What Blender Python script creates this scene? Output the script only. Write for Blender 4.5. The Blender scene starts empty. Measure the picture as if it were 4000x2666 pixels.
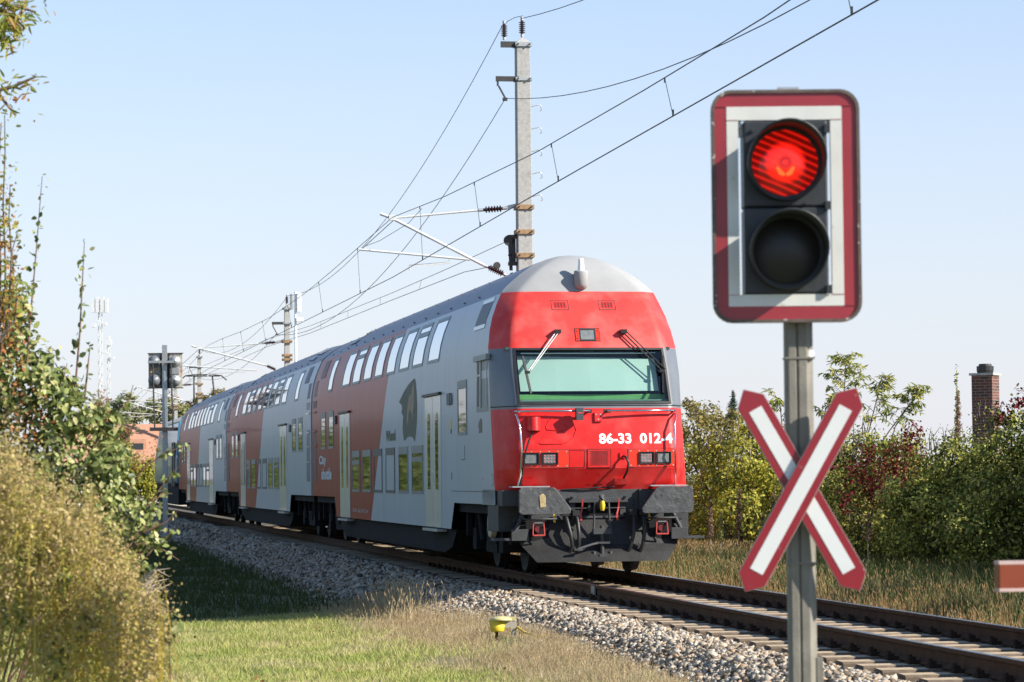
import bpy, bmesh, math, random
import numpy as np
from mathutils import Vector, Matrix

random.seed(7); RNG = np.random.default_rng(11)
SC = bpy.context.scene; COL = SC.collection
R = math.radians; PI = math.pi

# ------------------------------------------------------------------ camera, sky, sun, exposure
CAMH = 1.41174621; FPX = 11863.5436; TH = .165386214
PITCH = math.atan2(1858.31936-1333, FPX); ROLL = -.00994333
cd = bpy.data.cameras.new('camera'); cam = bpy.data.objects.new('camera', cd); COL.objects.link(cam)
cd.sensor_width = 36; cd.lens = FPX/4000*36; cd.clip_start = .5; cd.clip_end = 9000
cam.matrix_world = Matrix.Translation((0,0,CAMH)) @ Matrix.Rotation(PI/2+PITCH,4,'X') @ Matrix.Rotation(ROLL,4,'Z')
cd.dof.use_dof = True; cd.dof.focus_distance = 44; cd.dof.aperture_fstop = 7.0
SC.camera = cam

SUN_EL = R(32); SUN_AZ = R(68)            # azimuth measured from straight behind the camera towards its right
SV = Vector((math.cos(SUN_EL)*math.sin(SUN_AZ), -math.cos(SUN_EL)*math.cos(SUN_AZ), math.sin(SUN_EL)))
sd = bpy.data.lights.new('sun','SUN'); sun = bpy.data.objects.new('sun', sd); COL.objects.link(sun)
sd.energy = 4.7; sd.angle = R(.53); sd.color = (1,.93,.82)
sun.rotation_euler = SV.to_track_quat('Z','Y').to_euler(); sun.location = (60,-40,60)

w = bpy.data.worlds.new('World'); SC.world = w; w.use_nodes = True
nt = w.node_tree; bg = nt.nodes['Background']
sky = nt.nodes.new('ShaderNodeTexSky'); sky.sky_type = 'NISHITA'; sky.sun_disc = False
sky.sun_elevation = SUN_EL; sky.sun_rotation = math.atan2(SV.x, SV.y)
sky.altitude = 150; sky.air_density = 1.0; sky.dust_density = .3; sky.ozone_density = 2.5
# pale autumn haze low in the sky: the clear sky fades to a whitish blue towards the horizon
wtc = nt.nodes.new('ShaderNodeTexCoord'); wsx = nt.nodes.new('ShaderNodeSeparateXYZ'); nt.links.new(wtc.outputs['Generated'], wsx.inputs[0])
wmr = nt.nodes.new('ShaderNodeMapRange'); wmr.inputs[1].default_value = .0; wmr.inputs[2].default_value = .24; wmr.inputs[3].default_value = .9; wmr.inputs[4].default_value = 0
nt.links.new(wsx.outputs['Z'], wmr.inputs[0]); whc = nt.nodes.new('ShaderNodeMix'); whc.data_type = 'RGBA'
wcr = nt.nodes.new('ShaderNodeValToRGB'); wcr.color_ramp.elements[0].position = 0; wcr.color_ramp.elements[1].position = .17
SKYK = 5.2
wcr.color_ramp.elements[0].color = (.775,.795,.885,1); wcr.color_ramp.elements[1].color = (.675,.665,.90,1)
wml = nt.nodes.new('ShaderNodeVectorMath'); wml.operation = 'SCALE'; wml.inputs['Scale'].default_value = SKYK
nt.links.new(wsx.outputs['Z'], wcr.inputs[0]); nt.links.new(wcr.outputs[0], wml.inputs[0])
nt.links.new(wmr.outputs[0], whc.inputs[0]); nt.links.new(sky.outputs[0], whc.inputs[6]); nt.links.new(wml.outputs[0], whc.inputs[7])
nt.links.new(whc.outputs[2], bg.inputs[0]); bg.inputs[1].default_value = .10
SC.view_settings.view_transform = 'Standard'; SC.view_settings.look = 'None'
SC.view_settings.exposure = .95; SC.view_settings.gamma = 1
SC.cycles.use_denoising = True
SC.cycles.max_bounces = 8; SC.cycles.transparent_max_bounces = 12

# ------------------------------------------------------------------ picture pixel (4000 x 2666) -> world
_rx = cam.matrix_world.to_3x3()
def ray(x, y):
    return _rx @ Vector(((x-2000)/FPX, -(y-1333)/FPX, -1))
def at(x, y, Y):
    r = ray(x, y); return Vector((0,0,CAMH)) + r*(Y/r.y)
# track frame: s = distance back along the train from its front, t = towards the camera's left, z up
O = Vector((1.24524912, 42.4270897, 0)); D = Vector((-math.sin(TH), math.cos(TH), 0)); T = Vector((-math.cos(TH), -math.sin(TH), 0))
def tr(s, t, z=0): return O + D*s + T*t + Vector((0,0,z))
TROT = PI/2 + TH
def st_of(x, y): d = Vector((x,y,0))-O; return d.dot(D), d.dot(T)

# ------------------------------------------------------------------ materials
MATS = {}
def mat(name, c, rough=.6, metal=0, var=.12, scale=6, bump=0, bscale=40, coat=0, spec=.5, emis=None, es=0, ior=None, spots=None, streak=0):
    if name in MATS: return MATS[name]
    m = bpy.data.materials.new(name); m.use_nodes = True; n = m.node_tree.nodes; L = m.node_tree.links
    b = n['Principled BSDF']; b.inputs['Roughness'].default_value = rough; b.inputs['Metallic'].default_value = metal
    b.inputs['Specular IOR Level'].default_value = spec; b.inputs['Coat Weight'].default_value = coat; b.inputs['Coat Roughness'].default_value = .06
    if ior: b.inputs['IOR'].default_value = ior
    tc = n.new('ShaderNodeTexCoord')
    no = n.new('ShaderNodeTexNoise'); no.inputs['Scale'].default_value = scale; no.inputs['Detail'].default_value = 6; no.inputs['Roughness'].default_value = .6
    L.new(tc.outputs['Object'], no.inputs['Vector'])
    r = n.new('ShaderNodeValToRGB'); r.color_ramp.elements[0].position = .3; r.color_ramp.elements[1].position = .7
    r.color_ramp.elements[0].color = (*[max(0,v*(1-var)) for v in c],1); r.color_ramp.elements[1].color = (*[min(1,v*(1+var)) for v in c],1)
    L.new(no.outputs[0], r.inputs[0]); out = r.outputs[0]
    if spots:                                      # blotches of another colour: (colour, scale, threshold, softness, strength)
        for (sc_, ssc, th, so, stn) in spots:
            n2 = n.new('ShaderNodeTexNoise'); n2.inputs['Scale'].default_value = ssc; n2.inputs['Detail'].default_value = 4
            mp = n.new('ShaderNodeMapping'); L.new(tc.outputs['Object'], mp.inputs[0]); mp.inputs[1].default_value = (3.1,7.7,1.3)
            if streak: mp.inputs[3].default_value = (1,1,1/streak)
            L.new(mp.outputs[0], n2.inputs['Vector'])
            mr = n.new('ShaderNodeMapRange'); mr.inputs[1].default_value = th; mr.inputs[2].default_value = th+so; mr.inputs[4].default_value = stn
            L.new(n2.outputs[0], mr.inputs[0])
            mx = n.new('ShaderNodeMix'); mx.data_type = 'RGBA'; L.new(mr.outputs[0], mx.inputs[0]); L.new(out, mx.inputs[6]); mx.inputs[7].default_value = (*sc_,1); out = mx.outputs[2]
    L.new(out, b.inputs['Base Color'])
    if bump:
        nb = n.new('ShaderNodeTexNoise'); nb.inputs['Scale'].default_value = bscale; nb.inputs['Detail'].default_value = 5; L.new(tc.outputs['Object'], nb.inputs['Vector'])
        bp = n.new('ShaderNodeBump'); bp.inputs['Strength'].default_value = bump; bp.inputs['Distance'].default_value = .02; L.new(nb.outputs[0], bp.inputs['Height']); L.new(bp.outputs[0], b.inputs['Normal'])
    if emis:
        b.inputs['Emission Color'].default_value = (*emis,1); b.inputs['Emission Strength'].default_value = es
    MATS[name] = m; return m

def leaf_mat(name, cols, trans=.3, rough=.55, nscale=0, spec=.12):
    """colours spread leaf by leaf; with nscale they also drift in patches over the ground"""
    if name in MATS: return MATS[name]
    m = bpy.data.materials.new(name); m.use_nodes = True; n = m.node_tree.nodes; L = m.node_tree.links
    b = n['Principled BSDF']; b.inputs['Roughness'].default_value = rough; b.inputs['Specular IOR Level'].default_value = spec
    ge = n.new('ShaderNodeNewGeometry'); fac = ge.outputs['Random Per Island']
    if nscale:
        tc = n.new('ShaderNodeTexCoord'); no = n.new('ShaderNodeTexNoise'); no.inputs['Scale'].default_value = nscale; no.inputs['Detail'].default_value = 3
        L.new(tc.outputs['Object'], no.inputs['Vector'])
        mr = n.new('ShaderNodeMapRange'); mr.inputs[1].default_value = .3; mr.inputs[2].default_value = .7; L.new(no.outputs[0], mr.inputs[0])
        mx = n.new('ShaderNodeMath'); mx.operation = 'MULTIPLY_ADD'; mx.inputs[1].default_value = .4
        m2 = n.new('ShaderNodeMath'); m2.operation = 'MULTIPLY'; m2.inputs[1].default_value = .6; L.new(mr.outputs[0], m2.inputs[0])
        L.new(fac, mx.inputs[0]); L.new(m2.outputs[0], mx.inputs[2]); fac = mx.outputs[0]
    r = n.new('ShaderNodeValToRGB'); e = r.color_ramp.elements
    while len(e) < len(cols): e.new(.5)
    for i, c in enumerate(cols): e[i].position = i/max(1,len(cols)-1); e[i].color = (*c,1)
    L.new(fac, r.inputs[0]); L.new(r.outputs[0], b.inputs['Base Color'])
    if trans:
        tl = n.new('ShaderNodeBsdfTranslucent'); L.new(r.outputs[0], tl.inputs[0])
        ms = n.new('ShaderNodeMixShader'); ms.inputs[0].default_value = trans
        L.new(b.outputs[0], ms.inputs[1]); L.new(tl.outputs[0], ms.inputs[2]); L.new(ms.outputs[0], n['Material Output'].inputs[0])
    MATS[name] = m; return m

def livery_mat():
    """traffic red behind a slanting line, light grey ahead of it; glossy with dirt"""
    m = bpy.data.materials.new('livery_paint'); m.use_nodes = True; n = m.node_tree.nodes; L = m.node_tree.links
    b = n['Principled BSDF']; b.inputs['Roughness'].default_value = .4; b.inputs['Specular IOR Level'].default_value = .07; b.inputs['Coat Weight'].default_value = .11; b.inputs['Coat Roughness'].default_value = .09
    tc = n.new('ShaderNodeTexCoord'); sx = n.new('ShaderNodeSeparateXYZ'); L.new(tc.outputs['Object'], sx.inputs[0])
    a = n.new('ShaderNodeMath'); a.operation = 'MULTIPLY_ADD'; a.inputs[1].default_value = 1.0376; L.new(sx.outputs['Z'], a.inputs[0]); L.new(sx.outputs['X'], a.inputs[2])
    g = n.new('ShaderNodeMath'); g.operation = 'GREATER_THAN'; g.inputs[1].default_value = 12.89+1.0376*3.27; L.new(a.outputs[0], g.inputs[0])
    mx = n.new('ShaderNodeMix'); mx.data_type = 'RGBA'; L.new(g.outputs[0], mx.inputs[0])
    mx.inputs[6].default_value = (.45,.505,.56,1); mx.inputs[7].default_value = (.33,.010,.026,1)
    no = n.new('ShaderNodeTexNoise'); no.inputs['Scale'].default_value = 1.6; no.inputs['Detail'].default_value = 7
    mp = n.new('ShaderNodeMapping'); mp.inputs[3].default_value = (1.6,1,.25); L.new(tc.outputs['Object'], mp.inputs[0]); L.new(mp.outputs[0], no.inputs[0])
    mr = n.new('ShaderNodeMapRange'); mr.inputs[1].default_value = .45; mr.inputs[2].default_value = .8; mr.inputs[4].default_value = .16; L.new(no.outputs[0], mr.inputs[0])
    m2 = n.new('ShaderNodeMix'); m2.data_type = 'RGBA'; L.new(mr.outputs[0], m2.inputs[0]); L.new(mx.outputs[2], m2.inputs[6]); m2.inputs[7].default_value = (.24,.22,.2,1)
    L.new(m2.outputs[2], b.inputs['Base Color'])
    nb = n.new('ShaderNodeTexNoise'); nb.inputs['Scale'].default_value = 1.1; L.new(tc.outputs['Object'], nb.inputs[0])
    bp = n.new('ShaderNodeBump'); bp.inputs['Strength'].default_value = .12; bp.inputs['Distance'].default_value = .02; L.new(nb.outputs[0], bp.inputs['Height']); L.new(bp.outputs[0], b.inputs['Coat Normal'])
    return m

def pane_mat(name, tint, refl_ior=1.55, through=.75):
    """window glass one can see (and the sun can shine) through"""
    m = bpy.data.materials.new(name); m.use_nodes = True; n = m.node_tree.nodes; L = m.node_tree.links
    n.remove(n['Principled BSDF'])
    tp = n.new('ShaderNodeBsdfTransparent'); tp.inputs[0].default_value = (*tint,1)
    gl = n.new('ShaderNodeBsdfGlossy'); gl.inputs['Roughness'].default_value = .02
    lw = n.new('ShaderNodeLayerWeight'); lw.inputs[0].default_value = .5; pw = n.new('ShaderNodeMath'); pw.operation = 'POWER'; pw.inputs[1].default_value = 5; L.new(lw.outputs['Facing'], pw.inputs[0])
    fr = n.new('ShaderNodeMath'); fr.operation = 'MULTIPLY_ADD'; fr.inputs[1].default_value = .9; fr.inputs[2].default_value = .07; L.new(pw.outputs[0], fr.inputs[0])
    ms = n.new('ShaderNodeMixShader'); L.new(fr.outputs[0], ms.inputs[0]); L.new(tp.outputs[0], ms.inputs[1]); L.new(gl.outputs[0], ms.inputs[2])
    L.new(ms.outputs[0], n['Material Output'].inputs[0]); return m

LIVERY = livery_mat()
M = dict(
 red=mat('red_front_paint',(.60,.017,.016),.4,var=.1,scale=2.5,coat=.06,spec=.25,spots=[((.40,.008,.012),14,.62,.06,.55),((.66,.13,.11),3,.5,.3,.45)]),
 redfade=mat('weathered_red_paint',(.64,.042,.036),.5,var=.12,scale=2.2,spec=.3,spots=[((.40,.02,.02),22,.66,.05,.6),((.70,.17,.15),2.6,.45,.3,.6)]),
 orange=mat('bright_red_plate',(.80,.03,.008),.35,var=.06),
 dome=mat('pale_grey_dome',(.315,.32,.325),.75,var=.05,scale=4,spec=.2,spots=[((.28,.28,.28),18,.6,.08,.35)]),
 dgrey=mat('dark_grey_paint',(.13,.14,.155),.42,var=.1,scale=3,coat=.15,spots=[((.06,.06,.07),20,.67,.04,.5)]),
 chassis=mat('chassis_grey',(.04,.043,.047),.6,var=.25,scale=9,bump=.15,spots=[((.035,.032,.03),5,.5,.2,.6)]),
 under=mat('underframe_black',(.014,.014,.016),.8,spec=.15,var=.3,scale=6),
 buffer=mat('greasy_buffer_steel',(.065,.067,.07),.55,var=.3,scale=9,bump=.5,bscale=18,spots=[((.025,.025,.028),7,.56,.1,.7),((.2,.19,.17),11,.63,.06,.4)]),
 black=mat('black_rubber',(.012,.012,.013),.5,var=.2),
 gasket=mat('window_gasket',(.05,.06,.068),.5,var=.1),
 frame=mat('grey_window_frame',(.18,.215,.225),.45,var=.08),
 pane=mat('coach_glass',(.010,.015,.014),.025,var=0,ior=1.75,spec=.5),
 paneU=mat('upper_coach_glass',(.55,.60,.66),.03,metal=1,var=0),
 grey=mat('light_grey_paint',(.50,.53,.55),.34,var=.05,coat=.5),
 roof=mat('slate_blue_roof',(.09,.115,.19),.5,var=.15,scale=2,coat=.1,streak=1,spots=[((.09,.10,.13),3,.55,.2,.5)]),
 roofgap=mat('pale_roof_sheet',(.42,.42,.40),.45,var=.2,scale=3),
 door=mat('door_white_paint',(.52,.56,.59),.32,var=.05,coat=.4),
 vent=mat('grey_vent_mesh',(.16,.17,.2),.6,var=.15,scale=60),
 redvent=mat('dark_red_louvre',(.11,.008,.014),.5,var=.2,scale=30),
 chrome=mat('polished_steel',(.62,.62,.63),.18,metal=1,var=.05),
 steel=mat('galvanised_steel',(.42,.43,.43),.45,metal=.6,var=.15,scale=12),
 lens=mat('lamp_glass',(.20,.21,.21),.25,metal=.2,var=.25,scale=18,bump=.15,bscale=40),
 led=mat('red_lamp_dot',(.7,.05,.06),.4,emis=(1,.12,.14),es=.5,var=0),
 white=mat('white_lettering',(.85,.85,.85),.5,var=.03),
 redmetal=mat('red_handle_paint',(.45,.05,.045),.5,var=.2,scale=20),
 yellow=mat('yellow_paint',(.68,.50,.03),.5,var=.15,scale=12),
 cabwall=mat('cab_back_panel',(.50,.57,.55),.6,var=.05,scale=1.2),
 cabgreen=mat('green_desk_top',(.17,.38,.13),.5,var=.08),
 cabdark=mat('dark_cab_lining',(.035,.055,.06),.7,var=.2),
 desk=mat('grey_green_desk',(.16,.24,.21),.6,var=.1),
 wheel=mat('worn_wheel_steel',(.022,.019,.017),.65,var=.3,spec=.2),
 rail=mat('rusty_rail_side',(.085,.047,.028),.85,spec=.12,var=.25,scale=7),
 railtop=mat('polished_rail_head',(.30,.31,.34),.22,metal=1,var=.1),
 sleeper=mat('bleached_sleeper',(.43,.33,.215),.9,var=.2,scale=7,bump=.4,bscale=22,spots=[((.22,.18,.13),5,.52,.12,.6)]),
 clip=mat('dark_rail_clip',(.038,.025,.018),.9,spec=.1,var=.3),
 concrete=mat('mast_concrete',(.36,.355,.34),.9,var=.14,scale=14,bump=.25,bscale=45,spots=[((.24,.235,.22),6,.55,.15,.5)]),
 rust=mat('rusted_clamp',(.30,.19,.10),.75,var=.3,scale=15),
 darksteel=mat('dark_bracket_steel',(.035,.032,.03),.6,var=.2),
 alu=mat('pale_cantilever_tube',(.62,.63,.62),.4,metal=.2,var=.08,scale=5),
 insul=mat('brown_porcelain',(.045,.014,.012),.15,var=.1,coat=.5),
 wire=mat('copper_wire',(.045,.06,.065),.5,metal=.4,var=.1),
)
def pleaf(*a, **k): return leaf_mat(*a, **k)

# ------------------------------------------------------------------ mesh helpers
class MB:
    def __init__(s): s.v = []; s.f = []; s.mi = []; s.m = 0; s.sm = []; s.smooth = False
    def add(s, vs, fs):
        o = len(s.v); s.v += [tuple(p) for p in vs]
        for f in fs: s.f.append([i+o for i in f]); s.mi.append(s.m); s.sm.append(s.smooth)
    def box(s, a, b, mtx=None):
        (x0,y0,z0),(x1,y1,z1) = a,b
        vs = [Vector(p) for p in ((x0,y0,z0),(x1,y0,z0),(x1,y1,z0),(x0,y1,z0),(x0,y0,z1),(x1,y0,z1),(x1,y1,z1),(x0,y1,z1))]
        if mtx: vs = [mtx @ p for p in vs]
        s.add(vs, [(0,3,2,1),(4,5,6,7),(0,1,5,4),(1,2,6,5),(2,3,7,6),(3,0,4,7)])
    def bar(s, p, q, w, h=None, up=(0,0,1)):
        p, q = Vector(p), Vector(q); h = h or w; d = (q-p).normalized(); u = Vector(up)
        if abs(d.dot(u)) > .95: u = Vector((1,0,0))
        x = d.cross(u).normalized()*w/2; y = x.cross(d).normalized()*h/2
        s.add([p-x-y,p+x-y,p+x+y,p-x+y,q-x-y,q+x-y,q+x+y,q-x+y],[(0,3,2,1),(4,5,6,7),(0,1,5,4),(1,2,6,5),(2,3,7,6),(3,0,4,7)])
    def tube(s, path, r, n=8, caps=True, smooth=True):
        path = [Vector(p) for p in path]; rs = r if isinstance(r,(list,tuple)) else [r]*len(path)
        o = []; ref = None; S0 = s.smooth; s.smooth = smooth
        for i, p in enumerate(path):
            d = (path[min(i+1,len(path)-1)]-path[max(i-1,0)]).normalized()
            if ref is None: ref = Vector((0,0,1)) if abs(d.z) < .9 else Vector((1,0,0))
            x = d.cross(ref).normalized(); y = x.cross(d).normalized(); ref = y
            o += [p + (x*math.cos(2*PI*k/n)+y*math.sin(2*PI*k/n))*rs[i] for k in range(n)]
        fs = [(i*n+k, i*n+(k+1)%n, (i+1)*n+(k+1)%n, (i+1)*n+k) for i in range(len(path)-1) for k in range(n)]
        s.add(o, fs); s.smooth = False
        if caps: s.add(o[:n], [tuple(range(n))[::-1]]); s.add(o[-n:], [tuple(range(n))])
        s.smooth = S0
    def lathe(s, p, q, prof, n=16):                 # prof: (fraction along p-q, radius)
        p, q = Vector(p), Vector(q); d = (q-p).normalized(); x = d.cross(Vector((0,0,1)) if abs(d.z) < .9 else Vector((1,0,0))).normalized(); y = x.cross(d)
        rows = [[p+(q-p)*f+(x*math.cos(2*PI*k/n)+y*math.sin(2*PI*k/n))*max(r,1e-4) for k in range(n)] for f,r in prof]; s.grid(rows, closed=True)
    def prism(s, poly, f, d0, d1):                  # poly of 2-D points, f(a,b,d) -> 3-D point
        n = len(poly); s.add([f(a,b,d0) for a,b in poly]+[f(a,b,d1) for a,b in poly],
              [tuple(range(n))[::-1], tuple(range(n,2*n))]+[(i,(i+1)%n,n+(i+1)%n,n+i) for i in range(n)])
    def grid(s, rows, closed=False):
        n = len(rows[0]); s.add([p for r in rows for p in r], [(i*n+k,i*n+(k+1)%n,(i+1)*n+(k+1)%n,(i+1)*n+k) for i in range(len(rows)-1) for k in range(n if closed else n-1)])
    def build(s, name, mats, parent=None, org=(0,0,0), bevel=0, rec=True):
        me = bpy.data.meshes.new(name); og = Vector(org)
        me.from_pydata([Vector(p)-og for p in s.v], [], s.f)
        for m_ in (mats if isinstance(mats,(list,tuple)) else [mats]): me.materials.append(m_)
        me.polygons.foreach_set('material_index', s.mi); me.polygons.foreach_set('use_smooth', s.sm)
        if rec:
            bm = bmesh.new(); bm.from_mesh(me); bmesh.ops.recalc_face_normals(bm, faces=bm.faces); bm.to_mesh(me); bm.free()
        me.update(); o = bpy.data.objects.new(name, me); COL.objects.link(o); o.location = og
        if parent is not None: o.parent = parent; 
        if bevel:
            b = o.modifiers.new('bevel','BEVEL'); b.width = bevel; b.segments = 2; b.limit_method = 'ANGLE'
        return o

def tag(o, label=None, cat=None, group=None, kind=None):
    if label: o['label'] = label
    if cat: o['category'] = cat
    if group: o['group'] = group
    if kind: o['kind'] = kind
    return o
def thing(name, label, cat, loc=(0,0,0), rz=0, group=None):
    o = bpy.data.objects.new(name, None); COL.objects.link(o); o.location = loc; o.rotation_euler = (0,0,rz); o.empty_display_size = .3
    return tag(o, label, cat, group)
def kids(o): return [c for c in bpy.data.objects if c.parent == o]
def copy_tree(o, parent=None):
    ch = kids(o); c = o.copy(); COL.objects.link(c)
    if parent is not None: c.parent = parent
    for k in ch: copy_tree(k, c)
    return c
def rig(P): return lambda a: Vector(a)-P

def np_mesh(name, V, F, mats, parent=None, org=(0,0,0), smooth=False, mi=None):
    """V (n,3), F (m,k) all the same face size"""
    me = bpy.data.meshes.new(name); V = np.asarray(V,dtype=np.float32)-np.asarray(org,dtype=np.float32); F = np.asarray(F,dtype=np.int32); m,k = F.shape
    me.vertices.add(len(V)); me.vertices.foreach_set('co', V.ravel()); me.loops.add(m*k); me.loops.foreach_set('vertex_index', F.ravel())
    me.polygons.add(m); me.polygons.foreach_set('loop_start', np.arange(0,m*k,k,dtype=np.int32)); me.polygons.foreach_set('loop_total', np.full(m,k,dtype=np.int32))
    for q in (mats if isinstance(mats,(list,tuple)) else [mats]): me.materials.append(q)
    if mi is not None: me.polygons.foreach_set('material_index', mi)
    if smooth: me.polygons.foreach_set('use_smooth', np.ones(m,dtype=bool))
    me.update(calc_edges=True); o = bpy.data.objects.new(name, me); COL.objects.link(o); o.location = org
    if parent is not None: o.parent = parent
    return o
def unit(a): return a/np.maximum(np.linalg.norm(a,axis=1,keepdims=True),1e-6)
LEAF = {'oval':(np.array([(0,0,0),(.30,.30,.07),(.30,-.30,.07),(.72,.24,.05),(.72,-.24,.05),(1,0,-.05)]), [(0,2,4,5),(0,5,3,1)]),
        'lance':(np.array([(0,0,0),(.3,.13,.03),(.3,-.13,.03),(.7,.09,.0),(.7,-.09,.0),(1,0,-.12)]), [(0,2,4,5),(0,5,3,1)])}
def leaf_arrays(P, size, nrm, kind='oval', up=None):
    n = len(P); tpl, fc = LEAF[kind]
    nn = unit(nrm + RNG.normal(0,.45,(n,3))); d = RNG.normal(0,1,(n,3))
    if up is not None: d = d*.6 + up
    d = unit(d - (d*nn).sum(1,keepdims=True)*nn); sd_ = np.cross(nn,d); size = np.broadcast_to(np.asarray(size,dtype=float),(n,))[:,None,None]
    V = P[:,None,:] + size*(tpl[None,:,0:1]*d[:,None,:] + tpl[None,:,1:2]*sd_[:,None,:] + tpl[None,:,2:3]*nn[:,None,:])
    F = (np.arange(n)[:,None,None]*6 + np.array(fc)[None]).reshape(-1,4)
    return V.reshape(-1,3), F
def merge(parts):
    Vs, Fs, o = [], [], 0
    for V,F in parts: Vs.append(V); Fs.append(F+o); o += len(V)
    return np.concatenate(Vs), np.concatenate(Fs)

# ------------------------------------------------------------------ the train: body profile and front surface
WZ = np.array([(0,1.39),(2.9,1.39),(3.26,1.375),(3.5,1.335),(3.7,1.28),(3.9,1.2),(4.05,1.13),(4.13,1.07),(4.28,.90),(4.38,.765),(4.465,.63),(4.53,.50),(4.585,.36),(4.62,.23),(4.643,.10),(4.65,0)])
def W(z): return float(np.interp(z, WZ[:,0], WZ[:,1]))
AZ = np.array([(.9,.54),(1.21,.48),(1.50,.315),(1.515,.31),(1.77,.31),(1.79,.315),(2.36,.425),(2.41,.44),(3.22,.90),(3.5,1.04),(3.8,1.22),(4.06,1.43),(4.2,1.49),(4.32,1.55),(4.42,1.63),(4.5,1.73),(4.57,1.86),(4.61,1.99),(4.635,2.14),(4.65,2.5)])
SJ = np.array([(.9,.80),(1.21,.86),(1.7,1.0),(2.35,1.17),(2.84,1.25),(3.26,1.42),(3.62,1.58),(3.9,1.68),(4.06,1.72),(4.2,1.78),(4.32,1.85),(4.42,1.92),(4.5,2.0),(4.57,2.1),(4.61,2.2),(4.635,2.3),(4.65,2.55)])
def A(z): return float(np.interp(z, AZ[:,0], AZ[:,1]))
def sj(z): return max(float(np.interp(z, SJ[:,0], SJ[:,1])), A(z)+.02)
def tf(z):
    w = W(z); return w-.27 if z < 3.7 else w*float(np.interp(z,[3.7,4.06,4.3,4.6],[.789,.80,.78,.72]))
def outline(z):
    a, s1, f, w = A(z), sj(z), tf(z), W(z); g = s1-a
    return [(0,a),(f*.25,a+.004),(f*.5,a+.014),(f*.75,a+.03),(f*.93,a+.048),(f,a+.062),(f+(w-f)*.16,a+.062+g*.09),(f+(w-f)*.5,a+.05+g*.40),(w-(w-f)*.13,a+.04+g*.76),(w-(w-f)*.02,a+.02+g*.92),(w,s1)]
def S(t, z):
    o = outline(z); return float(np.interp(abs(t), [p[0] for p in o], [p[1] for p in o]))
def F(t, z, off=0): return (S(t,z)-off, t, z)
def nose_rows(zs, keep=lambda t,z: True):
    rows = []
    for z in zs:
        o = outline(z); rows.append([(s_,-t_,z) for t_,s_ in o[::-1]]+[(s_,t_,z) for t_,s_ in o[1:]])
    return rows
def patch(mb, t0, t1, z0, z1, off=.008, nt=3, nz=3, depth=.02):
    ts = [t0+(t1-t0)*i/nt for i in range(nt+1)]; zs = [z0+(z1-z0)*i/nz for i in range(nz+1)]
    mb.grid([[F(t,z,off) for t in ts] for z in zs])
    for (p,q) in (((t0,z0),(t1,z0)),((t1,z0),(t1,z1)),((t1,z1),(t0,z1)),((t0,z1),(t0,z0))):
        mb.add([F(*p,off),F(*q,off),F(*q,off-depth),F(*p,off-depth)],[(0,1,2,3)])
def frame_patch(mb, t0, t1, z0, z1, w, off, depth=.02):
    patch(mb,t0,t1,z1-w,z1,off,3,1,depth); patch(mb,t0,t1,z0,z0+w,off,3,1,depth)
    patch(mb,t0,t0+w,z0+w,z1-w,off,1,3,depth); patch(mb,t1-w,t1,z0+w,z1-w,off,1,3,depth)

# body side: point on the left (sg=1) or right (sg=-1) flank, pushed out by off
def flank(s, z, off=0, sg=1): return (s, sg*(W(z)+off), z)
def side_panel(mb, s0, s1, z0, z1, off=.006, nz=1, sg=1, depth=.012):
    zs = [z0+(z1-z0)*i/nz for i in range(nz+1)]
    mb.grid([[flank(s0,z,off,sg),flank(s1,z,off,sg)] for z in zs])
    for i in range(nz):
        for s_ in (s0,s1): mb.add([flank(s_,zs[i],off,sg),flank(s_,zs[i+1],off,sg),flank(s_,zs[i+1],off-depth,sg),flank(s_,zs[i],off-depth,sg)],[(0,1,2,3)])
    for z in (z0,z1): mb.add([flank(s0,z,off,sg),flank(s1,z,off,sg),flank(s1,z,off-depth,sg),flank(s0,z,off-depth,sg)],[(0,1,2,3)])
def window(car, s0, s1, z0, z1, upper=False, split=None, sg=1, blank=False, body=None):
    nz = 6 if upper else 1; f = MB(); b = .055
    side_panel(f,s0,s1,z1-(.06 if upper else .13),z1,.010,1,sg); side_panel(f,s0,s1,z0,z0+.05,.010,1,sg)
    zz = [z0+.05+(z1-(.06 if upper else .13)-z0-.05)*i/nz for i in range(nz+1)]
    for i in range(nz):
        side_panel(f,s0,s0+b,zz[i],zz[i+1],.010,1,sg); side_panel(f,s1-b,s1,zz[i],zz[i+1],.010,1,sg)
    if split: side_panel(f,s0+b,s1-b,split-.04,split+.04,.013,1,sg)
    o = f.build('window', M['frame'] if not blank else M['gasket'], car)
    p = MB(); p.smooth = upper; side_panel(p,s0+b,s1-b,zz[0],zz[-1],.004,nz,sg); p.build('pane', LIVERY if blank else (M['paneU'] if upper else M['pane']), o if not blank else o, rec=True)
    return o
def text_mesh(txt, size, bold=0.0):
    c = bpy.data.curves.new('lettering','FONT'); c.body = txt; c.size = size; c.offset = bold; c.resolution_u = 3
    o = bpy.data.objects.new('lettering', c); COL.objects.link(o); bpy.context.view_layer.update()
    me = bpy.data.meshes.new_from_object(o.evaluated_get(bpy.context.evaluated_depsgraph_get())); bpy.data.objects.remove(o)
    return me
def lettering(name, txt, height, mtl, parent, place, width=None, bold=.0):
    me = text_mesh(txt, 1, bold); xs = [v.co.x for v in me.vertices]; ys = [v.co.y for v in me.vertices]
    x0,x1,y0,y1 = min(xs),max(xs),min(ys),max(ys); ky = height/(y1-y0); kx = width/(x1-x0) if width else ky
    for v in me.vertices: v.co = Vector(place((v.co.x-x0)*kx, (v.co.y-y0)*ky))
    me.name = name; me.materials.append(mtl); o = bpy.data.objects.new(name, me); COL.objects.link(o); o.parent = parent; return o

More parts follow.
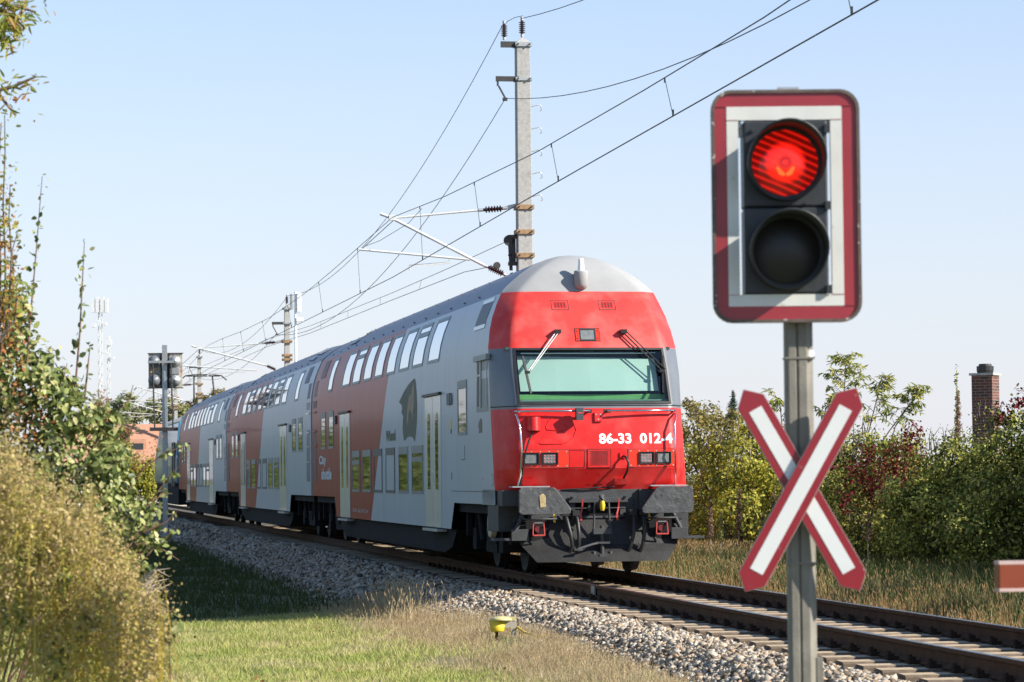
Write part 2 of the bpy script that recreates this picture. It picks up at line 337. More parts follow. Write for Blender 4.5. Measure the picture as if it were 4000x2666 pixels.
def door(car, s0, s1, z0, z1, sg=1):
    d = MB(); mid = (s0+s1)/2
    side_panel(d,s0,mid-.012,z0,z1,.008,1,sg,.03); side_panel(d,mid+.012,s1,z0,z1,.008,1,sg,.03)
    o = d.build('door', M['door'], car)
    g = MB()
    for c in ((s0+mid)/2-.0,(s1+mid)/2+.0):
        w_ = .145; pts = [(c-w_,1.2),(c+w_,1.2)]+[(c+w_*math.cos(a),2.3+w_*math.sin(a)) for a in [PI*i/8 for i in range(9)]]
        g.prism(pts, lambda a,b,dd: flank(a,b,dd,sg), .0, .013)
    g.build('door_glass', M['pane'], o)
    h = MB(); side_panel(h,s0-.08,s1+.08,z1+.01,z1+.05,.05,1,sg,.06); side_panel(h,mid-.012,mid+.012,z0,z1,.002,1,sg,.01)
    h.build('door_rail', M['black'], o)
    st = MB(); st.box((s0+.05,sg*1.25,z0-.07),(s1-.05,sg*1.46,z0-.03)); st.build('door_step', M['steel'], o)

def bogie(car, c):
    b = MB()
    for t in (-1.0,1.0):
        b.box((c-1.75,t-.09,.42),(c+1.75,t+.09,.62)); b.box((c-.5,t-.1,.28),(c+.5,t+.1,.5))
        for q in (-1.25,1.25):
            b.box((c+q-.17,t-.16,.30),(c+q+.17,t+.16,.62)); b.tube([(c+q-.35,t,.5),(c+q-.35,t,.86)],.1,10); b.tube([(c+q+.35,t,.5),(c+q+.35,t,.86)],.1,10)
        b.tube([(c+.1,t+.2*(1 if t>0 else -1),.45),(c+.45,t+.2*(1 if t>0 else -1),.95)],.05,8)
        b.tube([(c-.75,t*1.12,.42),(c-.9,t*1.12,.98)],.045,8)
    b.box((c-.35,-1,.45),(c+.35,1,.7))
    o = b.build('bogie', M['under'], car)
    for q in (-1.25,1.25):
        for t in (-.75,.75):
            wv = MB(); sgn = 1 if t>0 else -1
            prof = [(0,.02),(.0,.46),(.35,.46),(.36,.44),(.98,.425),(1,.40),(.92,.36),(.8,.12),(1.0,.10),(1.0,.001)]
            wv.lathe((c+q,t-.07*sgn,.45),(c+q,t+.07*sgn,.45),prof,36); wv.build('wheel', M['wheel'], o)
    return o

UPW = [(6.45,7.8,0),(8.4,9.75,1),(10.2,11.5,0),(12.1,13.35,0),(13.88,15.15,0),(15.65,16.95,0),(17.5,18.85,1),(19.3,20.7,0)]
LOW = [(8.3,9.7,1),(10.2,11.45,0),(12.0,13.3,2),(13.85,15.1,2),(15.6,16.95,0),(17.45,18.72,1)]

def car_shell(car, L0, L1, cab):
    """flanks, roof and underframe of one coach; local x runs back along the train"""
    b = MB(); b.smooth = True; BZ0, BZ1 = .59, 1.0
    zs = [1.0,1.21,1.6,2.0,2.4,2.9,3.1,3.26,3.4,3.5,3.6,3.7,3.8,3.9,4.0,4.05]
    ss = [None]+list(np.linspace(L0+3.2 if cab else L0+1,L1,24))
    for sg in (1,-1):
        b.grid([[flank((sj(z) if cab else L0) if s is None else s, z, 0, sg) for s in ss] for z in zs])
        c0, c1 = (5.15, 21.75) if cab else (L0+5.3, L1-5.05)
        b.grid([[flank(c0-.35*(k),z,0,sg)]+[flank(s,z,0,sg) for s in np.linspace(c0+.6,c1-.6,10)]+[flank(c1+.35*k,z,0,sg)] for z,k in ((.59,0),(1.0,1))])
        if cab: side_panel(b,.88,2.0,.995,1.21,0,1,sg)
    for e in ([L1] if cab else [L0,L1]):
        pr = [(-W(z),z) for z in zs]+[(-W(z),z-.03-(z-4.05)*.12) for z in (4.15,4.28,4.42,4.55,4.63)]; pr = pr+[(-a,z) for a,z in pr[::-1]]
        b.smooth = False; b.add([(e,a,z) for a,z in pr],[tuple(range(len(pr)))])
    o = b.build('body', LIVERY, car)
    r = MB(); r.smooth = True
    zr = [4.05,4.10,4.15,4.22,4.28,4.35,4.42,4.49,4.54,4.58,4.61,4.63,4.643,4.65]
    def drop(s):          # the roof steps down over both ends
        a = 0 if cab else float(np.interp(s,[L0+3.2,L0+5.2],[1,0])); return max(a, float(np.interp(s,[L1-5.4,L1-3.4],[0,1])))
    def rp(s,z,sg): k = drop(s); return (s, sg*W(z)*(1+.0*k), z-(z-4.05)*.10*k)
    st = [None]+list(np.linspace(3.1 if cab else L0+.4,L1,70))
    for sg in (1,-1): r.grid([[rp(sj(z) if (s is None and cab) else (L0 if s is None else s), z, sg) for s in st] for z in zr])
    r.smooth = False; q = r; q.m = 1
    for e0,e1 in ([(L1-5.3,L1-3.5)] if cab else [(L0+3.3,L0+5.1),(L1-5.3,L1-3.5)]):
        for z0,z1 in ((4.2,4.3),(4.36,4.5)):
            for sg in (1,-1): q.add([Vector(rp(a,z,sg))+Vector((0,sg*.012,.016)) for a,z in ((e0,z0),(e1,z0+.05),(e1,z1+.05),(e0,z1))],[(0,1,2,3)])
    bo = r; bo.m = 2
    for s_ in np.arange(L0+(3.2 if cab else .8), L1-.3, 1.5):
        for z_ in (4.12,4.44):
            for sg in (1,-1): a = Vector(rp(s_,z_,sg)); bo.box(a-Vector((.025,.015,.0)), a+Vector((.025,.015,.022)))
    r.build('roof', [M['roof'],M['roofgap'],M['vent']], car)
    u = MB(); c0, c1 = (5.15, 21.75) if cab else (L0+5.3, L1-5.05)
    u.prism([(c0,.58),(c0+.5,.30),(c0+1.3,.2),(c1-1.3,.2),(c1-.5,.30),(c1,.58)], lambda a,b_,d: (a,d,b_), -1.30, 1.30)
    u.box(((1.2 if cab else L0+.25),-1.3,.86),(L1-.2,1.3,1.0)); u.box(((1.0 if cab else L0+.3),-.5,.62),(L1-.3,.5,.9))
    for s_ in ([] if cab else [L0+4.7])+[4.5 if cab else L1-4.4, L1-4.5, L1-.9, 1.9 if cab else L0+.9]:
        for sg in (1,-1): u.box((s_-.05,sg*1.2-.04,.5),(s_+.05,sg*1.2+.04,1.0))
    u.build('underframe', M['under'], car)
    g = MB()
    g.box((L1,-.75,1.05),(L1+.13,.75,3.6)); g.box((L1,-1.15,1.1),(L1+.05,1.15,3.9)); g.build('gangway', M['black'], car)
    bogie(car, 3.0 if cab else L0+2.9); bogie(car, L1-2.7)
    return o

def coach_end(car, s, d, hue):
    """ladder, louvres and tall windows near an end; d=+1 when the end lies at larger s"""
    l = MB(); m1 = MB()
    a, b = (s-1.0*d, s-.25*d); a, b = min(a,b), max(a,b)
    side_panel(l,a,b,1.32,3.12,.006); l.build('ladder_panel', M['redvent'] if hue else M['roof'], car)
    for z in (1.75,2.1,2.42,2.85): side_panel(m1,a,b,z,z+.03,.02)
    m1.build('ladder_rung', M['grey'] if not hue else M['redmetal'], car)
    v = MB(); side_panel(v,a+.05,b-.1,3.22,3.56,.008); v.build('louvre', M['redvent'] if hue else M['vent'], car)
    v = MB(); c = s-1.7*d; side_panel(v,c-.5,c+.5,3.6,3.98,.008,3); v.build('louvre', M['redvent'] if hue else M['vent'], car)
    for k in (1.95,3.55): c = s-(k+.5)*d; window(car,c-.48,c+.48,2.02,2.82)
    c = s-3.65*d; window(car,c-.45,c+.45,3.24,3.97,True)

def place_windows(car, off=0):
    for a,b,sp in UPW: window(car,a+off,b+off,3.25,3.98,True,3.80 if sp else None)
    for a,b,sp in LOW: window(car,a+off,b+off,1.12,1.93,False,1.70 if sp==1 else None,blank=(sp==2 and off==0))
    door(car,6.17+off,8.0+off,.60,2.70); door(car,19.15+off,20.95+off,.60,2.70)
    v = MB()
    for z,s_ in ((2.52,5.0+off),(2.52,21.6+off)): side_panel(v,s_,s_+.34,z,z+.18,.03,1,1,.03)
    v.build('door_sensor', M['gasket'], car)

# ---- control car
car1 = thing('control_car','double-deck control car leading the train, red front below a pale grey domed roof','train car',tr(0,0),TROT)
CB = car_shell(car1, .9, 26.75, True)
place_windows(car1); coach_end(car1, 26.75, 1, True)
# nose shells
zz = lambda a,b,n: list(np.linspace(a,b,n))
def shell(name, zs, mt, hole=False):
    m = MB(); m.smooth = True; m.grid(nose_rows(zs)); return m.build(name, mt, car1)
shell('front_apron', [1.2,1.35,1.5], M['red'])
shell('headlight_band', [1.5,1.6,1.7,1.78], M['red'])
shell('front_panel', [1.78]+zz(1.85,2.35,5), M['red'])
m = MB(); m.smooth = True; m.grid(nose_rows([2.35,2.378]));  m.grid(nose_rows([2.392,2.41])); m.smooth=False
m.m = 1; m.grid([[ (p[0]+.03,p[1]*.985,p[2]) for p in r] for r in nose_rows([2.375,2.395])]); m.build('belt_moulding', [M['dgrey'],M['black']], car1)
WT = lambda z: tf(z)*.985
for sg in (1,-1):
    m = MB(); m.smooth = True; rows = []
    for z in zz(2.41,3.225,9): o_ = outline(z); rows.append([(S(WT(z),z),sg*WT(z),z)]+[(s_,sg*t_,z) for t_,s_ in o_ if t_ > WT(z)+.004])
    m.grid(rows); m.build('windscreen_surround', M['dgrey'], car1)
shell('forehead', zz(3.225,4.06,12), M['redfade'])
shell('dome', zz(4.06,4.5,10)+[4.54,4.57,4.59,4.61,4.625,4.638,4.646,4.65], M['dome'])
# windscreen: gasket and glass
m = MB()
def wring(i0, i1, off):
    P_ = lambda u,v,k: (lambda z: F((WT(z)-k)*u, z, off))(2.41+k+(3.225-2.41-2*k)*v)
    n = 10; loop0 = [P_(-1+2*i/n,0,i0) for i in range(n)]+[P_(1,i/n,i0) for i in range(n)]+[P_(1-2*i/n,1,i0) for i in range(n)]+[P_(-1,1-i/n,i0) for i in range(n)]
    loop1 = [P_(-1+2*i/n,0,i1) for i in range(n)]+[P_(1,i/n,i1) for i in range(n)]+[P_(1-2*i/n,1,i1) for i in range(n)]+[P_(-1,1-i/n,i1) for i in range(n)]
    return loop0, loop1
a_, b_ = wring(0,.032,.014); c_, d_ = wring(0,.04,-.03); m.grid([c_,a_,b_,d_], closed=True); m.build('windscreen_frame', M['black'], car1)
m = MB(); m.smooth = True; m.grid([[F(WT(z)*u*.97,z,-.012) for u in np.linspace(-1,1,11)] for z in zz(2.44,3.195,7)])
GL = pane_mat('windscreen_glass',(.68,.82,.78),1.5); m.build('windscreen', GL, car1)
# cab interior behind it
m = MB(); m.box((2.35,-1.3,2.2),(2.4,1.3,3.25)); m.build('cab_back_wall', M['cabwall'], car1)
m = MB(); m.box((1.0,-1.2,3.2),(2.4,1.2,3.24)); m.box((1.3,-1.28,2.0),(2.4,-1.24,3.24)); m.box((1.3,1.24,2.0),(2.4,1.28,3.24)); m.box((2.25,-1.25,2.2),(2.349,1.25,2.66)); m.build('cab_lining', M['cabdark'], car1)
m = MB(); m.box((.60,-1.10,2.2),(.80,1.10,2.475)); m.box((.80,-1.10,2.2),(1.3,1.10,2.50)); m.m = 1
m.box((.78,-1.08,2.476),(1.3,1.08,2.555)); m.build('driver_desk', [M['desk'],M['cabgreen']], car1, bevel=.01)
m = MB(); m.box((1.0,-.10,3.12),(1.1,.10,3.19)); m.build('cab_ceiling_unit', M['cabdark'], car1)
m = MB(); m.grid([[(S(t_,z_)+.17,t_,z_+.02*t_*(v_>.9)) for t_ in (-.98,-.5,0,.5,1.02)] for v_,z_ in ((0,2.60),(.05,2.64),(.5,2.83),(1,3.09))]); m.build('sun_blind', M['cabwall'], car1)
m = MB(); m.tube([F(-.98,3.15,-.06),F(.98,3.15,-.06)],.012,6); m.build('blind_rod', M['chrome'], car1)
# wipers
for sg in (1,-1):
    m = MB(); q = .46 if sg>0 else .50
    e = (.93,2.87) if sg>0 else (-1.02,2.88)
    m.tube([F(sg*q,3.46,.07),F(e[0],e[1],.05)],.011,6); m.tube([F(sg*q-.05,3.47,.075),F(e[0]-.05,e[1]+.03,.055)],.009,6)
    m.m = 1; m.box(Vector(F(sg*q-.02,3.46,.085))-Vector((.02,.045,.028)),Vector(F(sg*q-.02,3.46,.0))+Vector((.0,.045,.028))); m.m = 0
    wo = m.build('wiper_arm', [M['steel'] if sg>0 else M['black'],M['black']], car1)
    m = MB(); z0,z1 = (2.56,3.10); m.bar(F(e[0]-.02*sg,z0,.03),F(e[0]+.04*sg,z1,.03),.03,.022); m.box(Vector(F(e[0],e[1],.06))-Vector((0,.035,.02)),Vector(F(e[0],e[1],.02))+Vector((0,.035,.02)))
    m.build('wiper_blade', M['black'], wo)
# forehead fittings
for c in (.345,-.345):
    m = MB(); frame_patch(m,c-.125,c+.125,3.785,3.93,.006,.006,.012); m.m = 1
    for i in range(6):
        for k in range(4):
            z = 3.82+i*.0135; t0 = c-.085+k*.044+(.012 if i%2 else 0); patch(m,t0,t0+.03,z,z+.008,.004,1,1,.006)
    m.build('forehead_vent', [M['gasket'],M['black']], car1)
m = MB(); frame_patch(m,-.18,.18,3.32,3.51,.01,.008); m.m = 1; patch(m,-.17,-.12,3.33,3.5,.006); patch(m,.12,.17,3.33,3.5,.006); m.m = 0; frame_patch(m,-.115,.115,3.33,3.5,.014,.012); m.m = 2; patch(m,-.10,.10,3.345,3.485,.004)
m.m = 0
for t_ in (-.148,.148):
    for z_ in (3.36,3.47): patch(m,t_-.009,t_+.009,z_-.009,z_+.009,.012,1,1,.01)
m.build('top_headlight', [M['black'],M['orange'],M['lens']], car1)
m = MB(); m.smooth = True; m.lathe((S(0,4.12)-.02,0.0,4.09),(S(0,4.12)-.02,0.0,4.36),[(0,.02),(.06,.07),(.25,.10),(.9,.105),(1,.10),(1,.01)],16)
ao = m.build('antenna_base', M['dome'], car1)
m = MB(); m.smooth = True; m.lathe((S(0,4.12)-.02,0.0,4.36),(S(0,4.12)-.02,0.0,4.54),[(0,.05),(.9,.038),(1,.03),(1,.001)],12); m.build('antenna', M['white'], ao)
# headlight plates
for sg,t0,t1,lights in ((1,.42,1.10,((.84,1.06),(.57,.80))),(-1,-1.12,-.44,((-1.06,-.84),(-.81,-.59)))):
    m = MB(); patch(m,t0,t1,1.52,1.76,.006,4,2,.01)
    for t_ in np.linspace(t0+.03,t1-.03,6):
        for z_ in (1.54,1.74): m.m = 1; patch(m,t_-.008,t_+.008,z_-.008,z_+.008,.010,1,1,.01)
    m.m = 2; frame_patch(m,t0-.008,t1+.008,1.512,1.768,.006,.0065,.01)
    po = m.build('headlight_plate', [M['orange'],M['steel'],M['gasket']], car1)
    for i,(a,b) in enumerate(lights):
        h = MB(); patch(h,a,b,1.56,1.73,.009,1,1,.02); frame_patch(h,a,b,1.56,1.73,.012,.03,.03); h.m = 1; patch(h,a+.035,b-.025,1.58,1.705,.013,1,1,.01); h.m = 2
        if (i==1 and sg>0) or (i==1 and sg<0):
            for ti in range(4):
                for zi in range(3): c = Vector(F(a+.05+ti*(b-a-.09)/3,1.60+zi*.042,.018)); h.box(c-Vector((.003,.0045,.0045)),c+Vector((.002,.0045,.0045)))
        h.build('headlight', [M['black'],M['lens'],M['led']], po)
m = MB(); frame_patch(m,.19,.41,1.515,1.765,.005,.004,.008); m.build('blank_hatch', M['redvent'], car1)
m = MB(); patch(m,-.175,.145,1.515,1.765,.006,2,2,.01); m.m = 1; frame_patch(m,-.185,.155,1.507,1.773,.007,.007,.01)
for i in range(13):
    z = 1.545+i*.0158
    for k in range(7):
        t0 = -.145+k*.039+(.013 if i%2 else 0)
        if t0+.03 < .125: patch(m,t0,t0+.030,z,z+.008,.009,1,1,.006)
m.build('front_grille', [M['red'],M['black']], car1)
# the raised lining mark, lamp shield, plates, cables
m = MB(); V_ = lambda pts: m.tube([F(t,z,.004) for t,z in pts],.006,5)
arc = lambda c,z,r1,r2,a0,a1,n=10: [(c-r1*math.cos(R(a0+(a1-a0)*i/n)), z+r2*math.sin(R(a0+(a1-a0)*i/n))) for i in range(n+1)]
V_([(.60,2.22),(.68,2.18),(.72,2.10),(.72,2.05),(.60,2.04),(.50,2.03)]); V_(arc(.50,2.08,.07,.05,-90,60)); V_([(.72,2.01),(.83,1.86),(.80,1.845)]+[(.5,1.85),(.42,1.88),(.34,1.95),(.30,2.04),(.31,2.1)])
m.build('embossed_mark', M['red'], car1)
m = MB(); m.smooth = True; rows = []
for z in (2.04,2.23): rows.append([(S(.9,z)+.02-.14*math.sin(R(a)), .90+.105*math.cos(R(a)), z) for a in range(0,181,15)])
m.grid(rows); m.smooth=False; m.add(rows[1],[tuple(range(13))]); m.build('lamp_shield', M['red'], car1)
m = MB(); patch(m,-.075,.03,2.16,2.29,.03,1,1,.04); m.m = 1
for t_,z_ in ((.01,2.26),(-.055,2.26),(-.02,2.19)): patch(m,t_-.008,t_+.008,z_-.008,z_+.008,.034,1,1,.01)
m.build('bracket_plate', [M['red'],M['steel']], car1)
m = MB(); m.tube([F(.92,2.04,.06),F(.98,1.9,.05),F(1.03,1.75,.04),F(1.07,1.5,.03),F(1.08,1.28,.03)],.012,6); m.build('lamp_cable', M['black'], car1)
m = MB(); m.tube([F(-.36,1.67,.03),F(-.38,1.66,.09),F(-.41,1.58,.13),F(-.40,1.46,.12),F(-.37,1.36,.06)],.016,8); m.tube([F(-.25,1.24,.03),F(-.1,1.235,.05),F(.2,1.215,.06),F(.5,1.205,.05)],.012,6)
m.m = 1; patch(m,-.40,-.31,1.64,1.72,.02,1,1,.03); patch(m,-.44,-.25,1.27,1.36,.025,2,2,.04); patch(m,.92,1.06,1.26,1.36,.03,2,2,.04)
m.m = 2
for t_ in (.12,.03,-.06): patch(m,t_-.02,t_+.02,1.265,1.278,.003,1,1,.003)
m.build('jumper_cable', [M['black'],M['red'],M['black']], car1)
# handrails
for sg in (1,-1):
    m = MB(); t0,t1 = (.11,1.14) if sg>0 else (-1.14,-.16)
    m.tube([F(t0,2.31,0),F(t0,2.31,.11),F(t1,2.31,.11),F(t1,2.31,0)],.015,8)
    te = t1 if sg>0 else t0
    m.tube([F(te,2.27,.02),F(te,2.25,.11),F(te-.03*sg,2.1,.12),F(te-.045*sg,1.75,.125),F(te-.03*sg,1.4,.12),F(te-.01*sg,1.28,.10),F(te,1.26,.0)],.014,8)
    m.m = 1
    for t_ in (t0,t1): patch(m,t_-.05,t_+.05,2.285,2.335,.006,1,1,.01)
    m.build('handrail', [M['chrome'],M['black']], car1)
m = MB(); c = Vector(F(.27,2.27,.15)); m.box(c-Vector((.05,.05,.09)),c+Vector((.06,.05,.08))); m.m=1; c2=c-Vector((.052,0,0)); m.box(c2-Vector((.001,.035,-.0)),c2+Vector((.001,.035,.02)))
m.build('camera_box', [M['gasket'],M['redmetal']], car1)
lettering('car_number','86-33  012-4',.150,M['white'],car1,lambda x,y: F(-.02-x,1.845+y,.004),width=1.07,bold=.03)
# side fittings near the cab
m = MB(); side_panel(m,1.36,2.44,2.34,3.14,.006,1,1); m.m = 1; side_panel(m,2.02,2.36,2.42,3.06,.010); m.m = 0; side_panel(m,1.3,2.5,3.08,3.16,.05,1,1,.06); m.m=2; side_panel(m,1.98,2.05,2.40,3.08,.02); side_panel(m,1.46,1.5,2.42,3.06,.012); side_panel(m,2.02,2.36,2.86,2.89,.014)
m.build('driver_side_window', [M['frame'],M['black'],M['steel']], car1)
window(car1,3.4,4.32,2.03,2.86)
m = MB(); side_panel(m,2.11,3.1,3.59,4.01,.008,3); m.m = 1; side_panel(m,2.09,3.12,3.96,4.02,.012,1); side_panel(m,2.09,3.12,3.57,3.63,.012,1)
m.build('cab_vent', [M['vent'],M['grey']], car1)
m = MB(); side_panel(m,4.9,5.3,2.53,2.68,.02); m.build('side_box', M['frame'], car1)
m = MB(); side_panel(m,5.0,5.12,2.14,2.29,.004); m.m=1; side_panel(m,5.0,5.12,2.07,2.14,.004); m.build('warning_sticker', [M['yellow'],M['gasket']], car1)
m = MB()
for a,b,z0,z1 in ((3.65,3.68,1.65,1.87),(3.65,4.0,1.65,1.665),(.96,.975,1.27,1.43),(.96,1.1,1.42,1.43),(.96,1.1,1.27,1.28),(5.0,5.06,1.36,1.47),(1.9,1.96,1.36,1.38),(1.4,5.05,1.175,1.187)): side_panel(m,a,b,z0,z1,.003)
m.build('hatch_seam', M['gasket'], car1)
m = MB(); m.prism([(2.24,2.19),(2.3,2.13),(2.22,2.1),(2.26,2.03),(1.95,2.04),(1.96,2.22),(2.08,2.25)], lambda a,b,d: flank(a,b,d), .0,.004); m.build('emblem', mat('olive_emblem',(.10,.085,.05),.5), car1)
# head silhouette decal and lettering on the flank
m = MB(); m.prism([(9.30,3.07),(9.5,3.06),(10.1,2.99),(10.7,2.88),(11.35,2.72),(11.25,2.70),(11.0,2.66),(10.95,2.6),(11.05,2.53),(10.8,2.46),(10.85,2.36),(10.9,2.25),(10.75,2.05),(10.6,2.03),(10.35,2.08),(10.0,2.1),(9.6,2.08),(9.3,2.0),(9.05,2.3),(8.98,2.6),(9.05,2.85),(9.15,3.0)], lambda a,b,d: flank(a,b,d), .0,.004)
m.m = 1; m.prism([(9.42,3.0),(9.6,2.9),(9.66,2.8),(9.9,2.80),(10.05,2.75),(10.25,2.56),(10.3,2.45),(10.35,2.3),(10.1,2.38),(10.05,2.5),(9.85,2.55),(9.65,2.46),(9.55,2.34),(9.5,2.5),(9.35,2.6),(9.3,2.85)], lambda a,b,d: flank(a,b,d), .0,.006)
m.build('animal_head_decal', [mat('olive_grey_decal',(.15,.16,.125),.6,spec=.15),mat('tan_decal',(.40,.29,.20),.6,spec=.15)], car1)
lettering('flank_lettering','Wiesel',.2,mat('olive_lettering',(.10,.115,.07),.6),car1,lambda x,y: flank(13.28-x,2.05+y,.004),width=1.4,bold=.05)
for tx,z,s_,w_ in (('City',1.64,25.25,1.5),('shuttle',1.36,24.75,2.1)): lettering('flank_lettering',tx,.25,mat('pale_lettering',(.55,.58,.6),.5),car1,lambda x,y,z=z,s_=s_: flank(s_-x,z+y,.004),width=w_,bold=.05)
lettering('flank_lettering','50 81 86-33 012-4',.075,mat('pale_lettering',(.55,.58,.6),.5),car1,lambda x,y: flank(18.7-x,.72+y,.004),width=2.6)
# lower front: beam, plough, buffers, coupling, hoses, steps
m = MB(); m.box((.72,-.95,.76),(.95,.95,1.205)); m.box((.66,-1.36,.98),(1.5,-.85,1.205)); m.box((.66,.85,.98),(1.5,1.36,1.205)); m.box((.95,1.0,.62),(1.9,1.37,1.0)); m.box((.95,-1.37,.62),(1.9,-1.0,1.0))
m.box((.66,.62,.80),(.74,.95,1.205)); m.box((.66,-.95,.80),(.74,-.6,1.205)); m.box((.60,-.42,1.02),(.74,.42,1.09)); m.box((.66,-.40,.80),(.74,.40,.83)); m.box((.66,-.40,.80),(.74,-.32,1.04)); m.box((.66,.32,.80),(.74,.40,1.04)); m.box((.64,.10,.90),(.73,.14,1.03)); m.box((.65,-.4,.935),(.72,.4,.95)); m.m = 1
m.box((.712,-.32,.84),(.73,.32,1.02))
for t_ in (.52,-.52):
    for z_ in (.92,.98,1.04): m.box((.655,t_-.01,z_-.01),(.665,t_+.01,z_+.01))
for t_ in (-.38,.38):
    for z_ in (.86,1.09): m.tube([(.58,t_,z_),(.64,t_,z_)],.02,6)
m.build('headstock', [M['chassis'],M['under']], car1, bevel=.006)
m = MB(); pl = [(.78,.62,1.22),(.62,.56,1.20),(.47,.50,1.13),(.44,.485,1.12),(.33,.36,1.03),(.2,.24,.93)]
m.grid([[(s_+.10*(abs(u)**2)*.8, w_*u, z) for u in np.linspace(-1,1,15)] for z,s_,w_ in pl]); m.grid([[(s_+.02+.08*(abs(u)**2), w_*u, z) for u in np.linspace(-1,1,15)] for z,s_,w_ in pl]); m.box((.62,-1.2,.76),(.72,1.2,.785))
m.build('plough', mat('plough_shade_black',(.022,.022,.022),.6,var=.3,scale=6,bump=.2,spec=.3), car1)  # near-black colour stands in for shadows of the buffers and hoses above
for sg in (1,-1):
    m = MB(); py = [(1.23,1.20),(1.20,1.24),(.74,1.24),(.70,1.21),(.50,.94),(.51,.89),(.54,.87),(1.19,.87),(1.23,.90)]
    m.prism([(sg*a,b) for a,b in py], lambda a,b,d: (d+.03*((a-sg*.9)**2),a,b), .30,.35); m.smooth=True; m.tube([(.34,sg*.9,1.06),(1.05,sg*.9,1.06)],.15,16); m.smooth=False
    m.m=1
    if sg>0: m.prism([(.86,.97),(.94,.96),(.95,1.13),(.9,1.16),(.86,1.12)], lambda a,b,d:(d,a,b), .292,.305)
    m.build('buffer', [M['buffer'],mat('dry_grease',(.38,.29,.15),.8,var=.3,scale=25)], car1, bevel=.006)
    m = MB(); m.box((.48,sg*.75-.3,1.205),(.75,sg*.75+.5*sg,1.245)) if False else m.box((.42,min(sg*.72,sg*1.25),1.243),(.72,max(sg*.72,sg*1.25),1.26)); m.build('buffer_step', M['steel'], car1)
m = MB(); m.smooth=True; hk = [(.62,0,.98),(.42,0,1.0),(.33,0,1.06),(.36,0,1.115),(.44,0,1.10)]; m.tube(hk,[.05,.05,.045,.04,.025],8); m.smooth=False; m.m=1; m.tube([(.325,0,.92),(.30,0,.98),(.315,0,1.04)],[.03,.04,.03],8); m.build('coupling_hook', [M['chassis'],M['yellow']], car1)
m = MB()
for t_ in (-.09,.09): m.tube([(.36,t_*1.1,1.02),(.36,t_*1.15,.95),(.36,t_*1.3,.62)],.017,7); m.tube([(.36,t_*1.3,.34),(.36,t_*1.3,.22),(.36,t_*1.2,.20)],[.03,.035,.03],7)
m.tube([(.36,0,.70),(.36,0,.25)],.03,10); m.box((.31,-.13,.58),(.41,.13,.66)); m.box((.30,-.05,.2),(.42,.05,.3)); m.box((.30,-.1,.445),(.42,.1,.475)); m.tube([(.33,.05,.46),(.28,.16,.44),(.26,.36,.38)],.02,7); m.box((.24,.3,.355),(.28,.42,.385))
m.build('screw_coupling', M['chassis'], car1, bevel=.004)
for a,b in ((.50,.45),(.35,.36),(-.46,-.38),(-.60,-.55)):
    m = MB(); m.tube([(.60,a,.86),(.5,a,.86),(.40,a-.01,.78),(.36,(a+b)/2-.03,.58),(.36,b-.03,.42),(.40,b+.01,.32),(.44,b+.03,.28)],[.035,.035,.03,.028,.028,.03,.036],10); m.box((.42,a-.05,.84),(.58,a+.05,.92)); m.box((.38,b-.02,.24),(.48,b+.06,.31)); m.build('brake_hose', M['black'], car1)
for t_,c_ in ((.24,'redmetal'),(-.28,'redmetal'),(.62,'yellow'),(-.74,'yellow')):
    m = MB(); z0 = .80 if t_ not in (.62,) else .78; m.bar((.55,t_,z0+.16),(.52,t_+.0,z0+.27 if c_=='redmetal' or t_<0 else z0+.16+.02),.022,.014); m.bar((.55,t_,z0+.16),(.53,t_+.03,z0+.05),.022,.014); m.bar((.53,t_+.03,z0+.05),(.53,t_+.02,z0-.03),.03,.014); m.build('cock_handle', M[c_], car1)
for sg in (1,-1):
    c = .88*sg; m = MB(); m.bar((.46,c+.07,.78),(.44,c+.085,.57),.014); m.bar((.46,c-.07,.78),(.44,c-.085,.57),.014); m.bar((.44,c+.085,.575),(.44,c-.085,.575),.02); m.m=1; m.tube([(.46,c-.06,.75),(.46,c+.06,.75)],.018,8); m.m = 2; m.tube([(.48,c,.66),(.55,c,.66)],.05,14); m.m=3; m.box((.56,c-.16,.5),(.58,c+.16,.8)); m.build('hook_holder', [M['redmetal'],M['steel'],M['redvent'],M['under']], car1)
    m = MB(); m.tube([(.5,sg*.62,.82),(.42,sg*.64,.80),(.42,sg*1.08,.80),(.5,sg*1.1,.82)],.014,7); m.build('shunter_handle', M['chassis'], car1)
    m = MB(); m.box((.5,min(sg*1.02,sg*1.5),.50),(.85,max(sg*1.02,sg*1.5),.535)); m.box((.48,min(sg*1.02,sg*1.26),.50),(.51,max(sg*1.02,sg*1.26),.66)); m.tube([(.62,sg*1.08,.86),(.58,sg*1.2,.6)],.03,8); m.build('shunter_step', M['chassis'], car1, bevel=.004)
m = MB(); m.tube([(1.35,1.30,.62),(1.35,1.34,.62)],.001,3); m.lathe((1.55,1.28,.72),(1.55,1.36,.72),[(0,.01),(0,.2),(.8,.2),(1,.19),(1,.04),(.7,.04),(.7,.001)],24); m.build('axle_sensor_cover', mat('cream_disc',(.42,.38,.28),.6), car1)

# ---- the two trailing coaches
def make_coach(s0, label):
    c = thing('passenger_coach', label, 'train car', tr(s0,0), TROT, 'double-deck coaches behind the control car')
    car_shell(c, .12, 26.6, False); place_windows(c); coach_end(c,26.6,1,True); coach_end(c,.12,-1,False)
    return c
for c_ in list(bpy.data.objects):
    if c_.parent == car1:
        k_ = c_.name.split('.')[0]
        if k_ in ('headstock','plough','coupling_hook','screw_coupling','brake_hose','cock_handle','hook_holder','shunter_handle','shunter_step','buffer_step'): c_.location.x -= .27
        if k_ == 'buffer': c_.location.x -= .58
